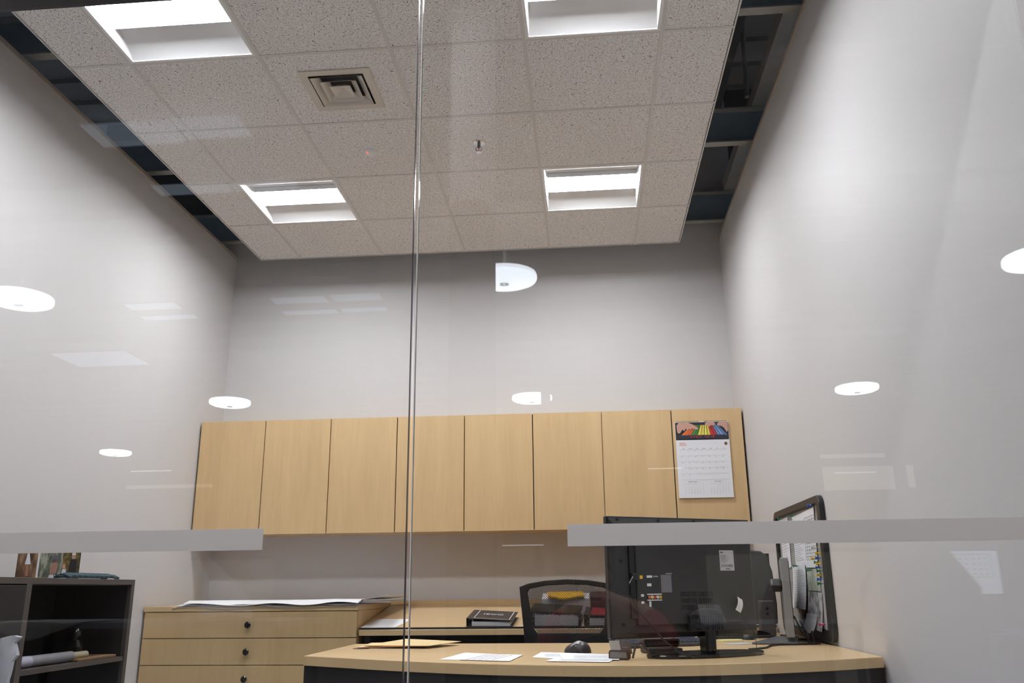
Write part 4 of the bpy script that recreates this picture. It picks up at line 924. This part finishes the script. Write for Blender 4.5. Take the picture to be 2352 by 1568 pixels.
photo((-2.42, 3.80, BZ+0.001), 0.092, 0.124, 0.60, 0.13, ph2, 'middle photo of a face in a hood among trees on the bookcase',
      [([(0.0,0.020),(0.022,0.018),(0.030,0.050),(0.028,0.080),(0.012,0.088),(0.0,0.06)], (160,120,104), 'figure_face'), ([(0.0,0.070),(0.030,0.070),(0.034,0.092),(0.016,0.110),(0.002,0.095)], (96,96,104), 'hood'), ([(-0.005,0.0),(0.03,0.0),(0.028,0.018),(0.0,0.018)], (200,200,204), 'collar')])
photo((-2.43, 3.955, BZ+0.001), 0.094, 0.134, 0.60, 0.05, ph3, 'right photo of a couple in dark uniform and white on the bookcase',
      [([(0.0,0.02),(0.034,0.02),(0.032,0.090),(0.004,0.090)], (38,34,36), 'uniform'), ([(0.010,0.092),(0.024,0.092),(0.024,0.110),(0.010,0.110)], (190,150,126), 'figure_face'), ([(-0.03,0.0),(-0.004,0.0),(-0.010,0.046),(-0.024,0.046)], (226,224,228), 'white_dress'), ([(-0.026,0.048),(-0.012,0.048),(-0.013,0.066),(-0.025,0.066)], (206,160,130), 'second_face'), ([(0.008,0.110),(0.026,0.110),(0.024,0.120),(0.010,0.120)], (220,220,224), 'white_cap')])
wv = thing('woven_pouch', 'dark teal woven pouch lying on the near top edge of the bookcase', 'pouch', (-2.30, 3.9, BZ))
MB().sheet(lambda u, v: (-2.335+0.07*v+0.002*sin(u*60), 3.70+0.42*u, BZ+0.010+0.010*sin(pi*v)+0.003*abs(sin(u*50))*(sin(pi*v))+(0.004 if 0.05<u<0.9 else 0)), 90, 8, 0.010).build('pouch_body', MT['teal'], wv)
MB().tube([(-2.29,3.70,BZ+0.008),(-2.29,3.66,BZ+0.010),(-2.285,3.635,BZ+0.013)],0.003,8).tube([(-2.285,3.628+0.010*sin(a*pi/6),BZ+0.013+0.006*cos(a*pi/6)) for a in range(13)],0.0014,6).build('pouch_loop', MT['teal'], wv)

# side table and crumpled papers in the lower left corner
stb = thing('side_table', 'low black side table under the crumpled papers by the glass', 'table', (-1.95, 2.55, 0))
MB().cyl((-1.93,2.45,0.60),0.25,0.02,40).build('table_top', MT['black'], stb, smooth=True)
MB().cyl((-1.93,2.45,0.015),0.025,0.586,20).build('pedestal', MT['black'], stb, smooth=True)
MB().cyl((-1.93,2.45,0.0),0.18,0.015,40).build('table_base', MT['black'], stb, smooth=True)
def crumple(cx, cy, w_, h_, d_, seed, label, rz):
    rn = random.Random(seed); mb = MB().at(T_(cx, cy, 0.6205) @ R_(rz, 'Z')); nu, nv = 18, 14
    grid = {}
    for j in range(nv+1):
        for i in range(nu+1):
            u, v = i/nu, j/nv
            top = h_*(1-0.05*abs(sin(u*7+seed)))
            grid[i, j] = (-w_/2+w_*u+rn.uniform(-.5,.5)*0.012*(1 if 0<i<nu else 1.6), d_*0.3*sin(u*8+seed+v*2)*(0.4+0.6*v)+rn.uniform(-.5,.5)*0.010, top*v)
    vs = [grid[i, j] for j in range(nv+1) for i in range(nu+1)]; N = len(vs)
    vs += [(x, y+d_*0.5, z) for x, y, z in vs]; W = nu+1; fs = []
    for j in range(nv):
        for i in range(nu): a = j*W+i; fs += [(a,a+1,a+1+W,a+W),(N+a,N+a+W,N+a+1+W,N+a+1)]
    for i in range(nu): fs.append((i,N+i,N+i+1,i+1)); a = nv*W+i; fs.append((a,a+1,N+a+1,N+a))
    for j in range(nv): a = j*W; fs.append((a,a+W,N+a+W,N+a)); a = j*W+nu; fs.append((a,N+a,N+a+W,a+W))
    mb._a(vs, fs); return tag(mb.build('crumpled_paper', MT['crump'], smooth=True), label, 'paper', 'crumpled papers on the side table')
crumple(-1.82, 2.53, 0.24, 0.245, 0.05, 3, 'taller crumpled white paper bundle in the lower left corner', 0.25)
crumple(-1.745, 2.44, 0.12, 0.150, 0.05, 8, 'shorter crumpled white paper in front of the taller bundle', 0.3)

# ================================================================ FILM STRIPS on the glass
g_s = 'frosted strips on the glass'
tag(MB().box(-1.75, YG-0.0012, 1.0655, -0.684, YG-0.0002, 1.1095).build('glass_strip', MT['film']), 'left frosted safety strip stuck on the glass', 'strip', g_s)
tag(MB().box(-0.044, YG-0.0012, 1.0640, 1.02, YG-0.0002, 1.1080).build('glass_strip', MT['film']), 'right frosted safety strip stuck on the glass across the television', 'strip', g_s)

# ================================================================ LOBBY (the side the camera stands on; seen as reflections)
LX0, LX1, LY0 = -12.5, 11.0, -17.0; LZ = 4.98
struct('floor_lobby', MB().box(LX0, LY0, -0.05, LX1, YG-0.1, 0), MT['lobbyf'])
struct('wall_lobby_far', MB().box(LX0, LY0-0.1, 0, LX1, LY0, LZ+0.3), MT['lobbyw'])
struct('wall_lobby_left', MB().box(LX0-0.1, LY0, 0, LX0, YG, LZ+0.3), MT['lobbyw'])
struct('wall_lobby_right', MB().box(LX1, LY0, 0, LX1+0.1, YG, LZ+0.3), MT['lobbyw'])
struct('wall_lobby_front_left', MB().box(LX0, YG-0.04, 0, XL-0.12, YG+0.06, LZ+0.3), MT['wall'])
struct('wall_lobby_front_right', MB().box(XR+0.12, YG-0.04, 0, LX1, YG+0.06, LZ+0.3), MT['wall'])
struct('wall_lobby_above', MB().box(XL-0.12, YG-0.04, 2.80, XR+0.12, YG+0.05, 3.39).box(XL-0.12, YG-0.72, 3.39, XR+0.12, YG-0.61, LZ+0.3), MT['wall'])
dkl = MB().box(LX0, LY0, LZ, LX1, YG, LZ+0.1)
struct('ceiling_lobby', dkl, MT['deck'])
rbs = MB()
for k in range(24): rbs.box(LX0, LY0+0.4+k*0.75, LZ-0.12, LX1, LY0+0.46+k*0.75, LZ-0.001)
struct('trim_20', rbs, MT['deck'])
sk_ = [(-4.24,-3.45,-3.0,-2.62),(-3.42,-2.845,-2.95,-2.60),(-4.20,-3.45,-4.0,-3.79),(-3.40,-2.76,-3.99,-3.80),(-4.25,-3.50,-7.45,-7.22),(-3.40,-2.73,-7.44,-7.18),(-4.28,-3.5,-7.95,-7.80),(-3.42,-2.77,-7.92,-7.78),(-6.35,-5.63,-7.48,-7.25),(-8.88,-7.60,-10.4,-9.55),(-6.4,-5.6,-7.95,-7.8)]
for k, (a, b_, c, d) in enumerate(sk_):
    struct('window_%d' % (k+3), MB().box(a, c, LZ-0.135, b_, d, LZ-0.125), MT['skyl'])
# round disc lamps
def disc(x, y, z, label):
    t = thing('disc_lamp', label, 'lamp', (x, y, z), 'round disc lamps reflected in the glass')
    R = 0.335
    MB().lathe([(0,0),(R*0.55,0.004),(R*0.85,0.018),(R*0.97,0.035),(R,0.055)], (x,y,z), 48).build('diffuser', MT['disc'], t, smooth=True)
    MB().lathe([(R,0.056),(R*1.0,0.085),(R*0.985,0.10),(0,0.10)], (x,y,z), 48).build('rim', MT['discs'], t, smooth=True)
    fn = MB(); fn.tube([(x+0.045*cos(a*pi/12), y-0.0+0.045*sin(a*pi/12), z-0.004) for a in range(25)], 0.004, 6)
    fn.tube([(x-0.035,y-0.02,z-0.004),(x+0.035,y+0.02,z-0.004)],0.004,6).tube([(x-0.035,y+0.02,z-0.004),(x+0.035,y-0.02,z-0.004)],0.004,6)
    fn.build('finial', MT['plast'], t)
    MB().cyl((x,y,z+0.10),0.012,LZ-z-0.10,10).build('stem', MT['steelg'], t)
    return t
d0 = disc(-6.04, -4.68, 3.98, 'large bright disc reflected at the left edge of the glass')
for (x, y, lb) in ((-0.775,-4.62,'large disc reflection cut by a column, above the middle cabinets'),(4.49,-4.68,'bright disc reflection cut by the right edge of the glass'),
                   (-5.93,-10.07,'disc reflection just above the left wall cabinets'),(-0.87,-10.40,'small disc reflection above the middle wall cabinets, split by a post'),(4.38,-10.35,'disc reflection on the right wall above the pinboard'),
                   (-10.6,-14.9,'smallest disc reflection low on the left wall')):
    copy_tree(d0, (x, y, 3.98), lb)
# columns
c1 = thing('column', 'round column, white above and dark below, reflected beside the glass joint', 'column', (-0.685, -1.5, 0))
MB().cyl((-0.685,-1.5,0),0.148,3.37,48).build('dark_cladding', MT['colb'], c1, smooth=True)
MB().cyl((-0.685,-1.5,3.371),0.150,LZ-3.5,48).build('white_shaft', MT['colw'], c1, smooth=True)
tag(MB().box(-0.615,-8.46,0,-0.487,-8.34,LZ-0.13).build('steel_post', MT['lobbyw']), 'thin post reflected across a small disc lamp', 'post')
# far lit windows and tube lamps
for k, (x0, x1, z0, z1) in enumerate(((5.46,7.05,3.12,3.66),(7.35,7.5,3.15,3.66),(5.45,6.9,3.86,3.95),(-11.4,-9.2,3.48,3.56))):
    struct('window_%d' % (k+20), MB().box(x0, LY0+0.001, z0, x1, LY0+0.02, z1), MT['farlit'])
for (x0, x1, y, z, lb) in ((-10.9,-9.9,-16.2,3.80,'glowing tube lamp reflected below the smallest disc'),(-1.96,-0.95,-16.2,1.945,'low glowing strip reflected below the wall cabinets'),(5.5,6.4,-16.2,3.42,'glowing tube lamp reflected in the far window on the right wall'),(1.4,2.2,-16.2,3.60,'tube lamp reflected beside the calendar cabinet')):
    tag(MB().cyl((x0,y,z),0.014,x1-x0,10,'x').build('tube_lamp', MT['tube']), lb, 'lamp', 'glowing tube lamps reflected in the glass')
for (x0, lb) in ((-2.6, 'left added fill lamp above the lobby, out of view'), (0.6, 'right added fill lamp above the lobby, out of view')):  # added to brighten the lobby, set high enough to stay out of the reflections
    t = thing('fill_lamp', lb, 'lamp', (x0+1.0, -0.75, LZ-0.2), 'added fill lamps over the lobby')
    MB().box(x0, -0.85, LZ-0.20, x0+2.0, -0.65, LZ-0.121).build('lamp_body', MT['white'], t)
    MB().box(x0+0.01, -0.84, LZ-0.212, x0+1.99, -0.66, LZ-0.2005).build('diffuser', mat('fill_diffuser', (252,250,252), 0.5, emit=LOBBY), t)
# cubicle partitions, tables, chairs
for (x0, x1, lb) in ((0.735,2.06,'beige cubicle partition reflected over the television and right wall'),(-2.65,-2.10,'beige cubicle partition reflected below the left strip')):
    t = thing('cubicle_partition', lb, 'partition', (x0, -2.1, 0), 'beige cubicle partitions')
    MB().box(x0, -2.15, 0.02, x1, -2.10, 1.19).build('partition_panel', MT['partn'], t)
    MB().box(x0-0.01, -2.155, 1.19, x1+0.01, -2.095, 1.213).build('partition_rail', MT['greym'], t)
    MB().box(x0, -2.20, 0.0, x0+0.05, -2.05, 0.02).build('partition_foot', MT['greym'], t)
    MB().box(x1-0.05, -2.20, 0.0, x1, -2.05, 0.02).build('partition_foot', MT['greym'], t)
def table(x0, x1, y0, y1, z, label):
    t = thing('lobby_table', label, 'table', ((x0+x1)/2, (y0+y1)/2, 0), 'lobby tables')
    MB().box(x0, y0, z-0.025, x1, y1, z).build('table_top', mat('table_grey', (150,156,166), 0.35), t)
    for x in (x0+0.04, x1-0.04):
        for y in (y0+0.04, y1-0.04): MB().box(x-0.015, y-0.015, 0, x+0.015, y+0.015, z-0.025).build('leg', MT['greym'], t)
table(0.50, 1.20, -1.05, -0.45, 0.825, 'grey lobby table reflected across the television and pinboard')
table(-2.75, -1.30, -0.75, -0.15, 0.86, 'grey lobby table reflected in the bookcase')
table(1.75, 2.50, -1.75, -1.15, 0.74, 'grey lobby table under the calendar screen')
tag(MB()._a([(0.50,-0.62,0.827),(0.62,-0.62,0.827),(0.60,-0.70,0.905),(0.50,-0.70,0.905),(0.50,-0.622,0.826),(0.62,-0.622,0.826),(0.60,-0.702,0.904),(0.50,-0.702,0.904)],[(0,1,2,3),(7,6,5,4),(0,4,5,1),(1,5,6,2),(2,6,7,3),(3,7,4,0)]).build('propped_paper', MT['paper']), 'pale propped paper reflected low on the television', 'paper')
# curled white sheet leaning on the lobby table
def lean(u, v):
    L = -1.69-0.135*v; R = max(-1.46-0.355*v**1.5, L+0.012)
    x = L+(R-L)*u
    return (x, -0.16-0.34*v-0.035*sin(pi*u)*(1-v), 0.868+0.268*v+0.02*sin(pi*u)*(1-v*0.5))
cn = MB().sheet(lean, 14, 14, 0.0012)
tag(cn.build('curled_paper', MT['paper'], smooth=True), 'curled white sheet reflected above the file cabinet knob', 'paper')
dr_ = MB().sheet(lambda u, v: (-2.70+0.5*u, -0.142+0.006*sin(u*9) if v > 0.5 else -0.45+0.62*v, 0.865 if v <= 0.5 else 0.865-0.16*(v-0.5)*(1-abs(2*u-1))), 16, 8, 0.001)
tag(dr_.build('draped_drawing', MT['paper']), 'draped drawing sheet reflected inside the bookcase', 'drawing sheet')
# calendar screen
lm = thing('calendar_screen', 'white screen showing a green-framed calendar, reflected low on the right wall', 'monitor', (2.06, -1.4, 0.74))
MB().box(1.91,-1.43,0.925,2.21,-1.402,1.168).build('screen_bezel', MT['plast'], lm); MB().box(1.92,-1.4018,0.935,2.20,-1.400,1.160).build('screen', mat('screen_glow', (214,222,244), 0.4, emit=1.5), lm)
gm = MB(); gm.box(1.95,-1.3998,1.02,2.16,-1.399,1.024).box(1.95,-1.3998,1.14,2.16,-1.399,1.144).box(1.95,-1.3998,1.024,1.954,-1.399,1.14).box(2.156,-1.3998,1.024,2.16,-1.399,1.14)
gm.build('green_frame', mat('green_glow', (90,200,110), 0.4, emit=1.2), lm)
nm = MB()
for r in range(4):
    for c in range(6): nm.box(1.967+c*0.031+(0.008 if c>2 else 0), -1.3998, 1.034+r*0.027, 1.975+c*0.031+(0.008 if c>2 else 0), -1.399, 1.041+r*0.027)
nm.build('date_mark', MT['inkd'], lm)
MB().box(2.04,-1.425,0.741,2.08,-1.405,0.93).box(1.97,-1.50,0.7405,2.15,-1.34,0.75).build('stand', MT['plast'], lm)
def lobby_chair(cx, cy, wd, ht, label, tap):
    t = thing('lounge_chair', label, 'chair', (cx, cy, 0), 'maroon lounge chairs in the lobby')
    MB().prism([(cx-wd/2,0.40),(cx+wd/2,0.40),(cx+wd/2,ht-0.20),(cx+wd/2*tap,ht-0.02),(cx+wd/2*tap*0.7,ht),(cx-wd/2*tap*0.7,ht),(cx-wd/2*tap,ht-0.02),(cx-wd/2,ht-0.20)], cy-0.06, cy+0.04, 'y').build('backrest', MT['maroon'], t, bevel=0.02, seg=3)
    MB().box(cx-wd/2, cy-0.55, 0.30, cx+wd/2, cy-0.06, 0.44).build('seat', MT['maroon'], t, bevel=0.03, seg=3)
    for sx in (-1, 1):
        for yy_ in (cy-0.50, cy-0.02): MB().cyl((cx+sx*(wd/2-0.05), yy_, 0), 0.018, 0.31, 12).build('leg', MT['blackm'], t)
lobby_chair(1.455, -0.50, 0.50, 1.175, 'high-backed maroon lounge chair reflected on the right wall', 0.48)
lobby_chair(1.05, -1.28, 0.34, 1.01, 'low maroon lounge chair reflected beside the pinboard', 0.6)

# ---- photographer, seated on a stool, holding the camera up; seen as a faint reflection
st = thing('stool', 'round black stool the photographer sits on', 'stool', (0.06, -0.52, 0))
MB().cyl((0.06,-0.50,0.40),0.19,0.05,32).build('seat', MT['black'], st, smooth=True); MB().cyl((0.06,-0.50,0.02),0.025,0.38,16).build('pedestal', MT['chrome'], st); MB().cyl((0.06,-0.50,0),0.2,0.02,32).build('base', MT['blackm'], st)
def skin_obj(name, verts, edges, radii, m, parent=None, lvl=2, root=0):
    me = bpy.data.meshes.new(name); me.from_pydata([tuple(v) for v in verts], edges, []); me.materials.append(m)
    o = bpy.data.objects.new(name, me); COL.objects.link(o)
    if parent is not None: o.parent = parent
    sk = o.modifiers.new('skin', 'SKIN'); sk.use_smooth_shade = True
    for i, r in enumerate(radii):
        rr_ = r if isinstance(r, tuple) else (r, r); me.skin_vertices[0].data[i].radius = rr_
    me.skin_vertices[0].data[root].use_root = True
    s2 = o.modifiers.new('sub', 'SUBSURF'); s2.levels = lvl; s2.render_levels = lvl
    return o
V = [(0.06,-0.50,0.63),(0.06,-0.47,0.72),(0.06,-0.41,0.82),(0.05,-0.36,0.90),(0.03,-0.31,0.955),          # pelvis..neck
     (-0.11,-0.38,0.875),(-0.20,-0.26,0.74),(-0.10,-0.13,0.86),(-0.055,-0.085,0.935),                      # right arm (viewer left)
     (0.23,-0.38,0.875),(0.33,-0.25,0.75),(0.16,-0.14,0.86),(0.060,-0.085,0.925),                          # left arm
     (-0.04,-0.46,0.575),(-0.10,-0.06,0.57),(-0.10,-0.10,0.10),(-0.10,0.04,0.045),
     (0.16,-0.46,0.575),(0.22,-0.06,0.57),(0.22,-0.10,0.10),(0.22,0.04,0.045)]
E_ = [(0,1),(1,2),(2,3),(3,4),(3,5),(5,6),(6,7),(7,8),(3,9),(9,10),(10,11),(11,12),(0,13),(13,14),(14,15),(15,16),(0,17),(17,18),(18,19),(19,20)]
Rr = [(0.14,0.10),(0.13,0.095),(0.145,0.095),(0.09,0.07),0.05, 0.058,0.045,0.032,0.026, 0.058,0.045,0.032,0.026, 0.085,0.062,0.042,0.035, 0.085,0.062,0.042,0.035]
person = skin_obj('person', V, E_, Rr, MT['skin'])
tag(person, 'seated person in a red top and grey vest holding a camera, reflected faintly', 'person')
# sleeves, vest, skirt as clothing children (slightly fuller chains)
def grow(idx, add): return [tuple(x+add for x in (Rr[i] if isinstance(Rr[i], tuple) else (Rr[i], Rr[i]))) for i in idx]
for idx in ((5,6,7),(9,10,11)):
    skin_obj('red_sleeve', [V[i] for i in idx], [(0,1),(1,2)], grow(idx, 0.012), MT['shirt'], person)
skin_obj('grey_vest', [V[i] for i in (0,1,2,3)], [(0,1),(1,2),(2,3)], grow((0,1,2,3), 0.012), MT['vest'], person)
skin_obj('floral_trousers', [V[i] for i in (0,13,14,15,17,18,19)], [(0,1),(1,2),(2,3),(0,4),(4,5),(5,6)], grow((0,13,14,15,17,18,19), 0.014), MT['floral'], person)
hd = MB(); vs = []; fs = []; NU, NV = 24, 18
for j in range(NV+1):
    ph_ = pi*j/NV
    for i in range(NU):
        th_ = 2*pi*i/NU; x = 0.074*sin(ph_)*cos(th_); y = 0.092*sin(ph_)*sin(th_); z = 0.115*cos(ph_)
        if z < -0.02: x *= 1-0.25*(-z-0.02)/0.095
        fr2 = max(0, sin(th_)) ; 
        if abs(cos(th_)) < 0.28 and y > 0 and -0.045 < z < 0.02: y += 0.020*(1-(z+0.035)**2/0.004 if abs(z+0.02) < 0.05 else 0)*fr2*0.8
        vs.append((x, y, z))
for j in range(NV):
    for i in range(NU): k = (i+1) % NU; fs.append((j*NU+i, j*NU+k, (j+1)*NU+k, (j+1)*NU+i))
HT = T_(0.015, -0.235, 1.035)
hd.at(HT)._a(vs, fs)
for sx in (-1, 1): hd.lathe([(0.0,0),(0.018,0.002),(0.016,0.010),(0,0.012)], (0.072*sx-(0.006 if sx>0 else 0.006), -0.01, -0.01), 12, 'x')
hd.build('head', MT['skin'], person, smooth=True)
hr = MB(); hv = []
for j in range(13):
    ph_ = pi*0.62*j/12
    for i in range(NU): th_ = 2*pi*i/NU; front_ = max(0, sin(th_)); cut = 1-0.45*front_; p2 = ph_*cut; hv.append((0.084*sin(p2)*cos(th_), 0.102*sin(p2)*sin(th_)-0.012, 0.126*cos(p2)))
hf = []
for j in range(12):
    for i in range(NU): k = (i+1) % NU; hf.append((j*NU+i, j*NU+k, (j+1)*NU+k, (j+1)*NU+i))
hr.at(HT)._a(hv, hf); hr.build('hair', MT['hair'], person, smooth=True)
fc = MB().at(HT)
for sx in (-1, 1): fc.lathe([(0,0),(0.010,0.001),(0.008,0.005),(0,0.007)], (0.030*sx, 0.080, 0.004), 12, 'y')
fc.build('eyes', mat('eye_white', (230,228,224), 0.3), person, smooth=True)
MB().at(HT).box(-0.022,0.074,-0.066,0.022,0.084,-0.058).build('mouth', mat('lips', (170,84,84), 0.5), person, bevel=0.003)
for sx, wrist in ((-1, V[8]), (1, V[12])):
    w0 = Vector(wrist); hand_pts = [w0, w0+Vector((0.0, 0.030, 0.022))]
    skin_obj('palm', hand_pts, [(0,1)], [(0.024,0.014),(0.030,0.014)], MT['skin'], person, 1)
    for k in range(4):
        b0 = w0+Vector((-sx*0.004, 0.036-0.013*k+0.006, 0.034)); L = (0.9, 1.0, 0.95, 0.75)[k]
        skin_obj('finger', [b0, b0+Vector((-sx*0.012, 0.004, 0.022*L)), b0+Vector((-sx*0.030, 0.004, 0.030*L)), b0+Vector((-sx*0.044, 0.002, 0.024*L))], [(0,1),(1,2),(2,3)], [0.009,0.0085,0.008,0.007], MT['skin'], person, 1)
    b0 = w0+Vector((-sx*0.010, 0.0, 0.014)); skin_obj('thumb', [b0, b0+Vector((-sx*0.018,-0.008,0.012)), b0+Vector((-sx*0.034,-0.006,0.014))], [(0,1),(1,2)], [0.011,0.010,0.008], MT['skin'], person, 1)
cmr = thing('photo_camera', 'black camera with a large lens held up by the photographer', 'camera', (0, -0.08, 0.98))
MB().box(-0.065,-0.125,0.935,0.065,-0.070,1.02).box(-0.025,-0.12,1.02,0.025,-0.075,1.04).build('camera_body', MT['plast'], cmr, bevel=0.008, seg=3)
MB().lathe([(0.036,-0.070),(0.038,-0.05),(0.036,-0.03),(0.034,-0.03),(0.030,-0.045),(0,-0.048)], (0,0,0.98), 32, 'y').build('lens_barrel', MT['plastg'], cmr, smooth=True)
for o in bpy.data.objects:
    if '_org' in o: del o['_org']
